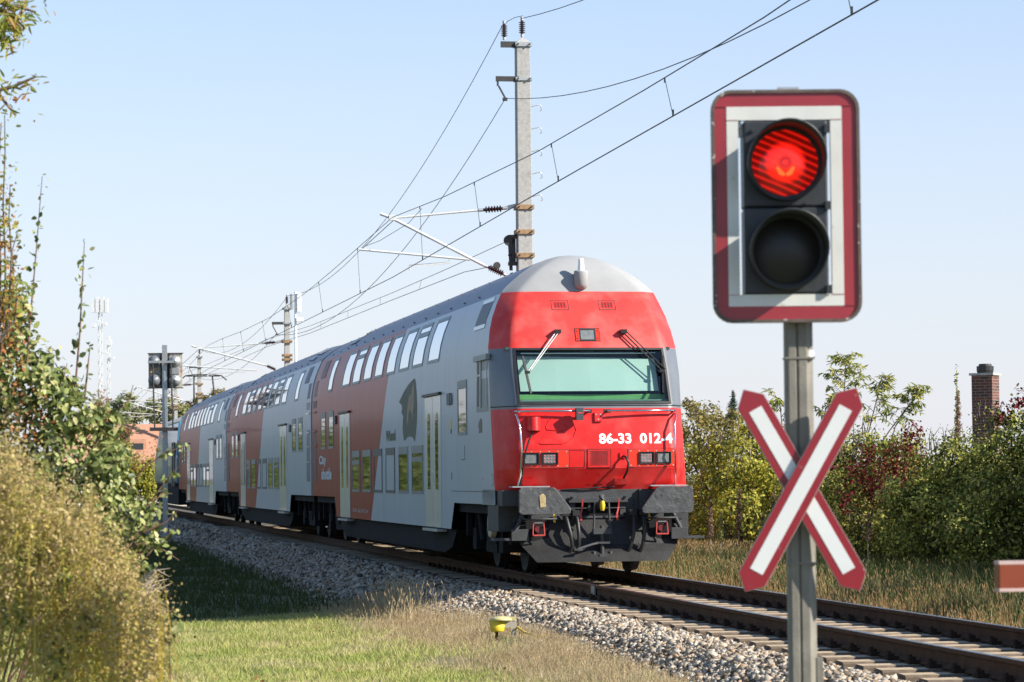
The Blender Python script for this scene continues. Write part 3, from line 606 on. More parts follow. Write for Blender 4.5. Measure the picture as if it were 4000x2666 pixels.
# ---- the two trailing coaches
car2 = make_coach(26.95,'second double-deck coach of the train, coupled directly behind the control car')
car3 = copy_tree(car2); car3.location = tr(53.8,0); car3['label'] = 'rearmost double-deck coach, coupled to the blue-grey locomotive'

# ---- locomotive
loco = thing('locomotive','blue-grey electric locomotive at the far end with raised pantograph','locomotive',tr(80.9,0),TROT)
LG = mat('locomotive_grey',(.10,.21,.31),.35,var=.1,coat=.4); LB = mat('locomotive_blue',(.05,.20,.30),.35,var=.1,coat=.4)
m = MB(); prof = [(0.5,1.2),(.3,2.3),(1.4,3.75),(17.6,3.75),(18.7,2.3),(18.5,1.2)]; m.prism(prof, lambda a,b,d: (a,d*(1 if b<2.5 else .86),b), -1.45,1.45); m.build('body', LG, loco, bevel=.12)
m = MB(); m.box((1.6,-1.15,3.74),(17.4,1.15,3.95)); m.prism([(.28,2.36),(1.33,3.76),(1.45,3.76),(.42,2.36)], lambda a,b,d:(a-.02,d*(1 if b<3 else .88),b), -1.46,1.46); m.build('roof', LB, loco, bevel=.05)
m = MB(); m.prism([(.42,2.5),(1.05,3.4),(1.1,3.4),(.5,2.5)], lambda a,b,d:(a-.06,d,b), -1.15,1.15); m.build('windscreen', M['pane'], loco)
m = MB()
for s_ in (1.5,2.9): m.box((s_,1.42,1.1),(s_+.7,1.47,2.9))
m.build('cab_door', M['gasket'], loco)
m = MB(); m.box((.6,-1.35,.35),(18.4,1.35,1.2)); m.build('underframe', M['under'], loco)
pa = MB(); pz = 5.78; ps = 5.2
for t_ in (-.55,.55): pa.tube([(ps+1.7,t_*.6,4.25),(ps-.2,t_*.8,4.65),(ps+.6,t_*.7,5.7)],.035,6)
pa.tube([(ps+.5,-.98,5.55),(ps+.5,-.75,5.74),(ps+.5,-.4,pz),(ps+.5,.4,pz),(ps+.5,.75,5.74),(ps+.5,.98,5.55)],.03,6); pa.tube([(ps+.75,-.7,pz-.05),(ps+.75,.7,pz-.05)],.025,6); pa.box((ps+.8,-.5,4.1),(ps+2.4,.5,4.25))
for t_ in (-.45,.45): pa.tube([(ps+1.6,t_,3.9),(ps+1.6,t_,4.15)],.07,8)
pa.tube([(ps+1.2,-.55,4.3),(ps+1.2,.55,4.3)],.03,6); pa.build('pantograph', M['darksteel'], loco)

# ------------------------------------------------------------------ ground, path, ballast, track
def gz(s, t):
    """height of the ground at track coordinates"""
    s = np.asarray(s,float); t = np.asarray(t,float)
    far = np.interp(t,[0,1.5,2.3,3.0,4.5,6,14,60],[-.5,-.47,-.5,-.64,-.71,-.74,-.72,-.7]); near = np.interp(t,[0,1.5,2.2,3.0,4.5,6,14,60],[-.5,-.46,-.40,-.55,-.69,-.73,-.72,-.7])
    k = np.clip((s+8)/10,0,1); lf = near*(1-k)+far*k
    rg = np.interp(-t,[0,1.5,2.2,3.0,7,12,60],[-.5,-.47,-.38,-.40,-.34,-.3,-.3])
    return np.where(t>=0,lf,rg)
def P3(s, t, z):
    s = np.asarray(s,float); t = np.asarray(t,float); return np.stack([O.x+D.x*s+T.x*t, O.y+D.y*s+T.y*t, np.broadcast_to(z,s.shape)],-1)
gs = np.concatenate([[-3000,-400,-120],np.arange(-45,120,2.0),np.arange(120,400,20),[500,800,1500,3000,6000]])
gt = np.concatenate([[-4000,-1200,-300,-100,-50,-25],np.arange(-14,14.1,.5),[18,25,40,60,100,300,1200,4000]])
SS,TT = np.meshgrid(gs,gt,indexing='ij'); GZ = gz(SS,TT)+np.where(np.abs(TT)>3,.03*np.sin(SS*1.3+TT*2.1)+.02*np.sin(SS*.7-TT*3.3),0)
nr,nc = SS.shape; idx = np.arange(nr*nc).reshape(nr,nc); FQ = np.stack([idx[:-1,:-1],idx[:-1,1:],idx[1:,1:],idx[1:,:-1]],-1).reshape(-1,4)
gm = mat('grassy_soil',(.115,.125,.045),.95,var=.35,scale=1.5,bump=.3,bscale=12,spots=[((.21,.17,.095),.35,.48,.15,.8),((.06,.085,.025),1.1,.55,.1,.6)])
tag(np_mesh('ground', P3(SS,TT,GZ).reshape(-1,3), FQ, gm, smooth=True), kind='structure')
def strip(name, s0, s1, t0, t1, dz, m, ns=40):
    a,b = np.meshgrid(np.linspace(s0,s1,ns),np.linspace(t0,t1,8),indexing='ij'); i = np.arange(ns*8).reshape(ns,8)
    return np_mesh(name, P3(a,b,gz(a,b)+dz).reshape(-1,3), np.stack([i[:-1,:-1],i[:-1,1:],i[1:,1:],i[1:,:-1]],-1).reshape(-1,4), m)
tag(strip('path', 150, 420, 3.2, 14, .06, mat('pale_gravel',(.36,.31,.25),.95,var=.2,scale=3,bump=.3)), kind='structure')
def bz(t, s):
    l = np.interp(t,[0,1.25,1.42,1.75,2.4,3.05],[-.25,-.245,-.225,-.24,-.45,-.66]); k = np.clip((np.asarray(s)+6)/9,0,1); l = l-(1-k)*np.interp(t,[1.9,2.4,3.05],[0,.09,.12]); r = np.interp(-t,[0,1.25,1.42,1.8,2.3,2.7],[-.25,-.245,-.225,-.25,-.40,-.47])
    return np.where(np.asarray(t)>=0,l,r)
ts_ = np.concatenate([np.linspace(-2.7,-1.5,7),np.linspace(-1.2,1.2,9),np.linspace(1.5,3.05,9)]); sA = np.concatenate([np.arange(-45,60,.7),np.arange(60,420,6)])
a,b = np.meshgrid(sA,ts_,indexing='ij'); i = np.arange(a.size).reshape(a.shape)
stone_soil = mat('ballast_base',(.10,.09,.075),.95,var=.4,scale=16,bump=.8,bscale=25)
tag(np_mesh('ballast_bed', P3(a,b,bz(b,a)+RNG.normal(0,.008,a.shape)).reshape(-1,3), np.stack([i[:-1,:-1],i[:-1,1:],i[1:,1:],i[1:,:-1]],-1).reshape(-1,4), stone_soil), kind='structure')
# stones: jittered icosahedra
ph = (1+5**.5)/2; ICO = np.array([(-1,ph,0),(1,ph,0),(-1,-ph,0),(1,-ph,0),(0,-1,ph),(0,1,ph),(0,-1,-ph),(0,1,-ph),(ph,0,-1),(ph,0,1),(-ph,0,-1),(-ph,0,1)])/1.9
ICF = np.array([(0,11,5),(0,5,1),(0,1,7),(0,7,10),(0,10,11),(1,5,9),(5,11,4),(11,10,2),(10,7,6),(7,1,8),(3,9,4),(3,4,2),(3,2,6),(3,6,8),(3,8,9),(4,9,5),(2,4,11),(6,2,10),(8,6,7),(9,8,1)])
def rand_rot(n):
    q = unit(RNG.normal(0,1,(n,4))); w_,x,y,z = q.T
    return np.stack([1-2*(y*y+z*z),2*(x*y-z*w_),2*(x*z+y*w_),2*(x*y+z*w_),1-2*(x*x+z*z),2*(y*z-x*w_),2*(x*z-y*w_),2*(y*z+x*w_),1-2*(x*x+y*y)],-1).reshape(n,3,3)
def stones(n, s0, s1, t0, t1, r0, r1, keep=None):
    s = RNG.uniform(s0,s1,n); t = RNG.uniform(t0,t1,n)
    if keep is not None: k = keep(s,t); s,t = s[k],t[k]; n = len(s)
    r = RNG.uniform(r0,r1,n)*np.where(RNG.random(n)<.12,1.4,1); sc = RNG.uniform(.42,1.35,(n,1,3))
    V = ICO[None]*sc*(1+np.clip(RNG.normal(0,.32,(n,12,1)),-.6,.6)); V = np.einsum('nij,nkj->nki',rand_rot(n),V)*r[:,None,None]; V[:,:,2] *= .85
    V += P3(s,t,0)[:,None,:]; V[:,:,2] += (bz(t,s)+r*RNG.uniform(.0,.55,n))[:,None]
    return V.reshape(-1,3), (np.arange(n)[:,None,None]*12+ICF[None]).reshape(-1,3)
gap = lambda s,t: (np.abs(((s+.3)/.6)%1-.5) > .20) & (np.abs(np.abs(t)-.75)>.11)
sp = merge([stones(30000,-27,6,1.30,2.7,.018,.034,lambda s,t: bz(t,s)>gz(s,t)-.05), stones(11000,6,50,1.3,3.05,.026,.048), stones(3500,50,85,1.3,3.05,.04,.07), stones(2600,-27,10,-2.3,-1.3,.025,.045)])
sm_ = leaf_mat('crushed_stone',[(.06,.052,.045),(.19,.14,.095),(.33,.28,.22),(.39,.34,.27),(.47,.425,.35),(.36,.24,.14),(.57,.535,.47)],trans=0,rough=.85,spec=.2)
tag(np_mesh('ballast_stones', sp[0], sp[1], sm_), 'pale broken ballast stones heaped along both sides of the rails','ballast',kind='stuff')
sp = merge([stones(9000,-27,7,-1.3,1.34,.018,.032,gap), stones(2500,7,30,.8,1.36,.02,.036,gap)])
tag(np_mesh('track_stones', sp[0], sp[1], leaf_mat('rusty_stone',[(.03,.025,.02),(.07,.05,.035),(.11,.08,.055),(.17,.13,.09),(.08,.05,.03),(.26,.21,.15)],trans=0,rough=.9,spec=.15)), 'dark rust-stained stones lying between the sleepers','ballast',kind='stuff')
# rails
RP = [(-.06,-.165),(.06,-.165),(.06,-.155),(.012,-.13),(.009,-.045),(.036,-.035),(.036,-.004),(.028,0),(-.028,0),(-.036,-.004),(-.036,-.035),(-.009,-.045),(-.012,-.13),(-.06,-.155)]
for t0,lab in ((.7535,'rusty rail nearer the camera, beside the open ballast shoulder'),(-.7535,'bright-topped rail on the far side, beside the dry grass')):
    m = MB(); m.prism(RP, lambda a,b,d: tr(d,t0+a,b), -60, 430)
    o = m.build('rail', [M['rail'],M['railtop']], None, tr(0,t0)); me = o.data
    for p in me.polygons:
        if p.normal.z > .9 and p.center.z > -.01: p.material_index = 1
    tag(o, lab, 'rail', 'rails of the track')
m = MB(); m.box(tuple(Vector((-.12,-.008,-.075))),(.12,.008,.075)); ins = m.build('rail_joint_plate', M['frame'], None); ins.location = tr(-3.3,.79,-.085); ins.rotation_euler=(0,0,TROT); tag(ins,'small pale plate bolted to the web of the near rail','plate')
# sleepers
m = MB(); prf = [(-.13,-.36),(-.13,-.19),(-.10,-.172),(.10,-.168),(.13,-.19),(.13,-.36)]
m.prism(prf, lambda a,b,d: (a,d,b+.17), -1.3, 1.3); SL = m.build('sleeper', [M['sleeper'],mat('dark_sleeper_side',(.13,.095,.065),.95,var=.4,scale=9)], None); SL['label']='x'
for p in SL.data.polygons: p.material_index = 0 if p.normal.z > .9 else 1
m = MB()
for sg in (1,-1): m.box((-.07,sg*.09-.05,-.0),(.07,sg*.09+.05,.03)); m.box((-.03,sg*.10-.03,.025),(.03,sg*.10+.03,.06)); m.tube([(0,sg*.115,.03),(0,sg*.115,.078)],.02,6)
CLP = m.build('rail_fastening', M['clip'], SL); CLP.location = (0,.7535,0); CL2 = CLP.copy(); COL.objects.link(CL2); CL2.location = (0,-.7535,0)
first = True
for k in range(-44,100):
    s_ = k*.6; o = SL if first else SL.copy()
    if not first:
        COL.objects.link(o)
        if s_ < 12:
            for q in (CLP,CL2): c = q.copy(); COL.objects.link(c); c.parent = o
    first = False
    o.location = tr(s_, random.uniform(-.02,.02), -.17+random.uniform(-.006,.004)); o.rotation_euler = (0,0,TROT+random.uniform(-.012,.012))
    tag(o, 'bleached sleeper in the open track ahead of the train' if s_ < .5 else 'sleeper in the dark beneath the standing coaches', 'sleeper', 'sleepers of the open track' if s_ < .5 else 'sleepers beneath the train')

# ------------------------------------------------------------------ overhead line
def build_mast(s0, t0, top, zi, zl, label, ctop, kind, z0=-.6, bracket=True):
    base = tr(s0, t0, z0); th_ = thing('catenary_mast', label, 'mast', base, TROT, 'catenary masts along the track'); H = top-z0
    L_ = lambda t,z,ds=0: (ds, t-t0, z-z0)
    m = MB(); w0,w1 = (.36,.30) if kind=='tall' else (.27,.21)
    m.add([(a*w0/2,b*w0/2,0) for a,b in ((-1,-1),(1,-1),(1,1),(-1,1))]+[(a*w1/2,b*w1/2,H) for a,b in ((-1,-1),(1,-1),(1,1),(-1,1))]+[(0,0,H+.13)],[(0,3,2,1),(0,1,5,4),(1,2,6,5),(2,3,7,6),(3,0,4,7),(4,5,8),(5,6,8),(6,7,8),(7,4,8)])
    m.build('pole', M['concrete'], th_, bevel=.012)
    def collar(z, wd, mt, h=.09): mm = MB(); mm.box(L_(t0-wd,z-h/2,-wd),L_(t0+wd,z+h/2,wd)); mm.m=1; [mm.tube([L_(t0+k*wd*.7,z,-wd-.05),L_(t0+k*wd*.7,z,-wd+.02)],.018,6) for k in (-1,1)]; return mm.build('collar', [mt,M['darksteel']], th_)
    collar(top-.06,.185,M['steel']); 
    for z,mt in ((zi+.0,M['rust']),(zi-.55,M['rust']),(zl+.4,M['rust'])): collar(z,.20,mt,.1)
    def insul(p, q, n=6, r=.075, cap=True):
        p,q = Vector(p),Vector(q); mm = MB(); prof=[(0,.03),(.1,.035)]
        for k in range(n): f = .12+.76*k/n; prof += [(f,.035),(f+.02,r),(f+.05,r),(f+.09,.035)]
        mm.lathe(p,q,prof+[(.9,.035),(1,.03)],12); io = mm.build('insulator', M['insul'], th_)
        d=(q-p)
        for e0,e1 in ((p-d*.12,p+d*.06),(q-d*.06,q+d*.14)): mm = MB(); mm.tube([e0,e1],.036,8); mm.build('insulator_cap', M['steel'], io)
    if kind=='tall':
        m = MB(); m.bar(L_(t0+.1,top-.06,-.1),L_(t0+.5,top-.06,-.1),.07,.13); m.build('top_bracket', M['darksteel'], th_); insul(L_(t0+.42,top+.08,-.1),L_(t0+.42,top+.42,-.1))
        insul(L_(t0,top+.17),L_(t0,top+.52)); 
    else: insul(L_(t0,top+.12),L_(t0,top+.45))
    if bracket:
        zb = top-.83 if kind=='tall' else top-.66
        collar(zb,.185,M['steel'],.07); m = MB(); m.bar(L_(t0+.1,zb,-.12),L_(t0+.62,zb,-.12),.07,.11); m.bar(L_(t0+.58,zb,-.12),L_(t0+.58,zb-.16,-.12),.04); m.bar(L_(t0+.56,zb-.16,-.12),L_(t0+.42,zb-.42,-.12),.035); m.box(L_(t0+.37,zb-.49,-.16),L_(t0+.47,zb-.42,-.08)); m.build('wire_bracket', M['darksteel'], th_)
    # cantilever
    insul(L_(t0+.45,zi-.02),L_(t0+.95,zi-.06)); m = MB(); m.bar(L_(t0+.1,zi+.06),L_(t0+.4,zi-.01),.05,.09); m.build('hinge', M['steel'], th_)
    zt = zi-.24; m = MB(); m.tube([L_(t0+.98,zi-.06),L_(ctop-.1,zt)],.026,8); m.build('tie_tube', M['alu'], th_)
    m = MB(); m.tube([L_(t0+.88,zl+.17),L_(ctop,zt),L_(ctop+.25,zt+.09)],.036,8); m.box(L_(ctop-.08,zt-.06,-.05),L_(ctop+.06,zt+.06,.05)); m.build('diagonal_tube', M['alu'], th_); insul(L_(t0+.45,zl-.02),L_(t0+.85,zl+.16),7)
    zr = zt-.70; m = MB(); m.tube([L_(t0+1.22,zr-.22),L_(ctop+.72,zr)],.026,8); m.build('registration_tube', M['alu'], th_)
    m = MB(); m.tube([L_(t0+1.68,zr-.17),L_(t0+1.68,zr-.29),L_(ctop-.38,zr-.36),L_(ctop-.40,zr-.45)],.02,6); m.build('steady_arm', M['alu'], th_)
    m = MB(); m.tube([L_(ctop-.05,zt-.05),L_(ctop+.65,zr+.02)],.009,5); m.build('hanger_wire', M['wire'], th_)
    if kind=='tall':
        for k in range(5):
            z = 9.58-k*.50
            m = MB(); m.tube([L_(t0-.14,z,-.12),L_(t0-.34,z+.05,-.12),L_(t0-.38,z+.03,-.12),L_(t0-.40,z-.07,-.12),L_(t0-.36,z-.09,-.12)],.011,5); m.build('step_iron', M['steel'], th_)
        m = MB(); m.box(L_(t0+.12,6.66,-.06),L_(t0+.36,6.74,.06)); m.box(L_(t0+.12,6.06,-.06),L_(t0+.36,6.14,.06)); m.bar(L_(t0+.24,6.1),L_(t0+.24,6.72),.08); m.tube([L_(t0+.34,6.62,-.04),L_(t0+.34,6.62,.04)],.12,14); m.bar(L_(t0+.33,6.6),L_(t0+.30,5.95),.07,.05); m.bar(L_(t0+.36,6.3),L_(t0+.18,6.25),.05); m.bar(L_(t0+.3,5.9),L_(t0+.22,5.7),.06); m.tube([L_(t0+.62,6.06,-.03),L_(t0+.62,6.06,.03)],.08,12)
        m.build('wire_tensioner', M['darksteel'], th_)
    return th_
build_mast(24.6,-3.14,11.03,7.35,5.88,'tall concrete mast rising right behind the control car roof',-.18,'tall')
build_mast(80.7,-3.0,8.3,6.9,5.78,'second concrete mast, seen left of the thin white antenna pole',.6,'short')
build_mast(137,-3.0,8.6,6.95,5.8,'third concrete mast, standing behind the raised pantograph',.3,'short')
build_mast(166,-3.2,8.4,6.95,5.8,'farthest and shortest-looking concrete mast, just left of the pantograph',.3,'short')

def para(p, q, sag, n=24):
    p,q = Vector(p),Vector(q); return [p+(q-p)*(k/n)-Vector((0,0,4*sag*(k/n)*(1-k/n))) for k in range(n+1)]
def wire(name, pts, r, label, cat='wire', group='overhead wires above the track'):
    m = MB(); m.tube(pts, r, 6); o = m.build(name, M['wire'], None, pts[0]); return tag(o,label,cat,group), pts[0]
ct = lambda s: float(np.interp(s,[-31.4,2.9,24.6,80.7,137,193],[.33,.06,-.2,.2,-.2,.2]))
knots = [-31.4,24.6,80.7,137,166]
wire('contact_wire',[tr(s,ct(s),5.8) for s in np.arange(-31.4,190,4)],.0085,'lowest overhead wire, the taut line straight above the train')
ms = lambda s: float(np.interp(s,[-31.4,-24,-11.5,-4.4,4,15,24.6,35,42.5,52.6,63,72,80.7,91,108,126,137,151,166],[7.1,6.7,6.29,6.33,6.43,6.75,7.12,6.75,6.56,6.45,6.53,6.68,6.75,6.5,6.3,6.5,6.75,6.4,6.75]))
mt_ = lambda s: ct(s)+float(np.interp(s,[-31,-20,15,24.6,34,70,80.7,92,126,137],[.02,.13,.11,.0,.11,.11,0,.11,.11,0])); mz_ = lambda s: ms(s)-.55*(mt_(s)-ct(s))
cw,org = wire('messenger_wire',[tr(s,mt_(s),mz_(s)) for s in np.arange(-31.4,166,1.6)],.0075,'sagging carrier wire hung with thin droppers over the track')
for s in list(np.arange(-21.8,24,8.22))+[30.5]+list(np.arange(38.7,80,8.3))+list(np.arange(86,136,8.3)):
    m = MB(); m.tube([tr(s,ct(s),5.8),tr(s-.1,mt_(s),mz_(s))],.0045,4); m.box(tr(s,ct(s),5.8)-Vector((.012,.012,0)),tr(s,ct(s),5.88)+Vector((.012,.012,0))); m.box(tr(s-.1,mt_(s),mz_(s)-.06)-Vector((.01,.01,0)),tr(s-.1,mt_(s),mz_(s))+Vector((.01,.01,0)))
    o = m.build('dropper', M['wire'], cw, org); o.location = (0,0,0)
wire('stitch_wire',[at(1648,815,64.3),at(1596,873,65.2),at(1482,942,67.6),at(1428,962,68.6)],.006,'thin stitch wire slung below the carrier wire beside the tall mast')
wire('feeder_wire',para(tr(24.6,-3.13,11.57),tr(-31.4,-3.2,11.57),1.6),.009,'topmost wire running up to the right from the tall mast')
wire('feeder_wire',para(tr(24.6,-2.72,11.1)+Vector((0,0,.35)),tr(80.7,-3.0,8.75),1.45)+para(tr(80.7,-3.0,8.7),tr(137,-3.0,9.0),1.0),.009,'topmost wire falling left from the tall mast to the second mast')
m_ = wire('jumper_wire',[tr(24.4,-3.13,11.6),tr(24.4,-2.95,11.56),tr(24.4,-2.78,11.47),tr(24.4,-2.72,11.4)],.008,'short bent wire linking the two insulators on the tall mast top')
wire('return_wire',para(tr(24.3,-2.70,9.74),tr(-31.4,-2.7,9.74),1.85),.009,'wire crossing in front of the tall mast below its steel bracket')
wire('return_wire',para(tr(24.3,-2.70,9.74),tr(80.7,-2.55,7.2),1.5)+para(tr(80.7,-2.55,7.2),tr(137,-2.6,7.5),.9),.009,'wire falling left from the bracket of the tall mast')
pu = [tr(24.6,-2.8,6.62),tr(34,-2.7,6.60),tr(44,-2.6,6.62),tr(67,-2.6,6.86),tr(80.7,-2.2,7.0),tr(137,-.5,6.9)]
pl_ = [tr(24.6,-2.52,6.06),tr(30,-2.6,6.28),tr(44,-2.6,6.42),tr(67,-2.6,6.6),tr(80.7,-2.2,6.7),tr(137,-.5,6.2)]
uo,og_ = wire('messenger_wire',pu,.0075,'upper of the two parallel wires anchored low on the tall mast')
wire('contact_wire',pl_,.0085,'lower of the two parallel wires anchored low on the tall mast')
for s in (38,46.5,55,63.5,72):
    f = lambda P_: next((a+(b-a)*(((s-st_of(a.x,a.y)[0])/(st_of(b.x,b.y)[0]-st_of(a.x,a.y)[0]))) for a,b in zip(P_,P_[1:]) if st_of(a.x,a.y)[0] <= s <= st_of(b.x,b.y)[0]))
    m = MB(); m.tube([f(pl_),f(pu)],.0045,4); o = m.build('dropper', M['wire'], uo, og_); o.location=(0,0,0)

# ------------------------------------------------------------------ level crossing signal
SY = 13.0; PX = FPX/SY
sb = at(3134,1900,SY); SB = Vector((sb.x, SY, -.55))
sig = thing('crossing_signal','level crossing signal post with red lamp lit above a red and white cross','railway signal',SB)
def sg_(x, z, y=0): return (x, y, z-SB.z)          # local point from world x offset, world z
bc = at(3070,807,SY); bx, bzc = bc.x-SB.x, bc.z
SR = mat('sign_red_film',(.29,.020,.030),.45,var=.08,scale=7,coat=.25,spots=[((.22,.018,.025),9,.6,.1,.4)])
SWm = mat('sign_white_film',(.62,.62,.58),.5,var=.06,scale=8,spots=[((.40,.37,.30),18,.66,.05,.5)])
def rrect(x0,x1,z0,z1,r,n=6):
    o=[]
    for cx,cz,a0 in ((x1-r,z1-r,0),(x0+r,z1-r,90),(x0+r,z0+r,180),(x1-r,z0+r,270)):
        o += [(cx+r*math.cos(R(a0+90*k/n)),cz+r*math.sin(R(a0+90*k/n))) for k in range(n+1)]
    return o
def ring(mb, outer, inner, y0, y1):
    n = len(outer); P_ = lambda l,y: [(bx+a, y, bzc-SB.z+b) for a,b in l]
    mb.grid([P_(inner,y1),P_(inner,y0),P_(outer,y0),P_(outer,y1),P_(inner,y1)], closed=True)
def rect_loop(x0,x1,z0,z1,n=6): return rrect(x0,x1,z0,z1,.0005,n)
m = MB(); ring(m, rrect(-.318,.318,-.5,.5,.085), rrect(-.304,.304,-.486,.486,.074), -.032,.02); m.build('board_edge', mat('brown_metal_edge',(.10,.075,.06),.55,var=.3,scale=20,spots=[((.5,.5,.48),40,.66,.03,.8)]), sig)
m = MB(); ring(m, rrect(-.304,.304,-.486,.486,.074), rect_loop(-.252,.242,-.430,.428), -.024,.012); bo_ = m.build('board_border', SR, sig)
m = MB(); ring(m, rect_loop(-.252,.242,-.430,.428), rect_loop(-.203,.192,-.380,.370), -.0255,.012); m.build('board_band', SWm, sig)
m = MB()
for a,b,c,d in ((-.304,-.252,.428,.43),(.242,.304,.428,.43),(-.252,-.203,.369,.371),(.192,.242,.369,.371),(-.304,-.252,-.43,-.428),(.242,.304,-.43,-.428),(-.252,-.203,-.382,-.38),(.192,.242,-.382,-.38)): m.box((bx+a,-.0275,bzc-SB.z+c),(bx+b,-.02,bzc-SB.z+d))
m.build('board_seam', SR, sig)
HB = mat('matt_black_housing',(.026,.03,.035),.5,var=.15,scale=6,bump=.08)
m = MB()
for z0,z1 in ((-.003,.366),(-.377,-.007)): m.box((bx-.181,-.03,bzc-SB.z+z0),(bx+.178,.16,bzc-SB.z+z1))
hs = m.build('lamp_housing', HB, sig, bevel=.008)
m = MB()
for z_ in (.33,.0,-.36): m.box((bx+.166,-.045,bzc-SB.z+z_-.018),(bx+.186,-.02,bzc-SB.z+z_+.018))
m.tube([(bx-.14,-.04,bzc-SB.z+.325),(bx-.14,-.02,bzc-SB.z+.325)],.009,8); m.tube([(bx+.085,-.04,bzc-SB.z+.01),(bx+.085,-.02,bzc-SB.z+.01)],.007,8); m.build('housing_latch', HB, hs)
m = MB(); m.box((bx-.16,.02,bzc-SB.z+.36),(bx-.2,.03,bzc-SB.z+.30))
for x_ in (-.2,.18): m.box((bx+x_-.012,.0,bzc-SB.z+.34),(bx+x_+.012,.03,bzc-SB.z+.38))
m.box((bx-.03,-.02,bzc-SB.z+.5),(bx+.06,.01,bzc-SB.z+.512)); m.build('board_clip', M['steel'], sig)
red_lens = bpy.data.materials.new('lit_red_lens'); red_lens.use_nodes = True
n_ = red_lens.node_tree.nodes; l_ = red_lens.node_tree.links; b_ = n_['Principled BSDF']; b_.inputs['Base Color'].default_value=(.35,.005,.005,1); b_.inputs['Roughness'].default_value=.15
tc_ = n_.new('ShaderNodeTexCoord'); mp_ = n_.new('ShaderNodeMapping'); mp_.inputs[2].default_value=(0,R(-24),0); l_.new(tc_.outputs['Object'],mp_.inputs[0])
wv = n_.new('ShaderNodeTexWave'); wv.bands_direction='Z'; wv.inputs['Scale'].default_value=11; wv.inputs['Distortion'].default_value=.6; l_.new(mp_.outputs[0],wv.inputs[0])
ln_ = n_.new('ShaderNodeVectorMath'); ln_.operation='LENGTH'; mq = n_.new('ShaderNodeMapping'); mq.inputs[3].default_value=(1,0,1); l_.new(tc_.outputs['Object'],mq.inputs[0]); l_.new(mq.outputs[0],ln_.inputs[0])
cr = n_.new('ShaderNodeValToRGB'); cr.color_ramp.elements[0].color=(.9,.9,.9,1); cr.color_ramp.elements[1].color=(.0,.0,.0,1); cr.color_ramp.elements[0].position=.35; cr.color_ramp.elements[1].position=.66
sc_ = n_.new('ShaderNodeMath'); sc_.operation='MULTIPLY'; sc_.inputs[1].default_value=7; l_.new(ln_.outputs['Value'],sc_.inputs[0]); l_.new(sc_.outputs[0],cr.inputs[0])
ad = n_.new('ShaderNodeMath'); ad.operation='ADD'; wp_ = n_.new('ShaderNodeMath'); wp_.operation='POWER'; wp_.inputs[1].default_value=3.5; l_.new(wv.outputs['Color'],wp_.inputs[0]); wm = n_.new('ShaderNodeMath'); wm.operation='MULTIPLY'; wm.inputs[1].default_value=.34; l_.new(wp_.outputs[0],wm.inputs[0]); l_.new(wm.outputs[0],ad.inputs[0]); l_.new(cr.outputs[0],ad.inputs[1])
em = n_.new('ShaderNodeMath'); em.operation='MULTIPLY_ADD'; em.inputs[1].default_value=1.1; em.inputs[2].default_value=.05; l_.new(ad.outputs[0],em.inputs[0])
b_.inputs['Emission Color'].default_value=(1,.012,.004,1); l_.new(em.outputs[0],b_.inputs['Emission Strength'])
filam = mat('lamp_filament_glow',(.5,.1,.02),.4,emis=(1,.10,.02),es=.9,var=0); dim = mat('lamp_core_dim',(.30,.01,.01),.4,emis=(.5,.02,.02),es=.7,var=0)
for (px,py,lit) in ((3063,640,True),(3072,985,False)):
    c = at(px,py,SY); cx,cz = c.x-SB.x, c.z-SB.z; r0 = .165
    m = MB(); m.smooth=True; N=40; rows=[]
    for r_,f in ((r0-.008,0),(r0-.008,1),(r0,1),(r0,0)):
        row=[]
        for k in range(N):
            a = 2*PI*k/N; ln = .05+.20*(.5+.5*math.sin(a+.15))**.75
            row.append((cx+r_*math.cos(a), -.03-ln*f, cz+r_*math.sin(a)))
        rows.append(row)
    m.grid(rows+[rows[0]], closed=True); m.build('lamp_visor', HB, hs)
    m = MB(); m.smooth=True; rl = .142; rows=[[(rr*math.cos(2*PI*k/32), -.034-.02*math.cos(rr/rl*PI/2), rr*math.sin(2*PI*k/32)) for k in range(32)] for rr in (.001,.03,.06,.09,.115,.135,rl)]; m.grid(rows,closed=True)
    le = m.build('lamp_lens', red_lens if lit else mat('unlit_dark_lens',(.010,.009,.009),.35,var=.2), hs); le.location=(cx,0,cz)
    if lit:
        m = MB(); m.smooth=True
        for sg2 in (1,-1): m.tube([(.004*sg2,-.057,-.055),(.02*sg2,-.058,-.045),(.036*sg2,-.058,-.02)],[.006,.011,.006],8)
        m.build('filament_glow', filam, le)
        m = MB(); m.smooth = True; m.lathe((0,-.052,.0),(0,-.058,.0),[(0,.03),(.6,.026),(1,.008)],20); m.build('lamp_core', dim, le)
# post
pz0, pz1 = SB.z, at(3130,1250,SY).z+.25
m = MB(); hw=.060; pp = [(-hw,.012),(-hw+.012,0),(-.016,0),(-.014,.010),(-.008,.010),(-.006,0),(.030,0),(.046,.028),(hw,.036),(hw,.11),(-hw,.11)]
m.prism(pp, lambda a,b,d: (a,b+.03,d-SB.z), pz0, 2.9); pg = mat('weathered_post_zinc',(.20,.185,.155),.7,metal=.1,var=.2,scale=7,bump=.1,spots=[((.10,.09,.075),3,.52,.2,.5)],streak=6); m.build('post', pg, sig, bevel=.004)
m = MB()
for z_ in (1.02,1.9): m.box((-.064,.026,z_-SB.z),(.064,.15,z_-SB.z+.008))
m.box((.058,.06,.50-SB.z),(.085,.1,.62-SB.z)); m.build('post_strap', pg, sig)
m = MB(); m.tube([(.052,.06,1.72-SB.z),(.052,.052,1.72-SB.z)],.001,4); m.lathe((.05,.064,at(3180,1380,SY).z-SB.z),(.052,.055,at(3180,1380,SY).z-SB.z),[(0,.016),(1,.014),(1,.001)],12); m.build('post_sticker', M['white'], sig)
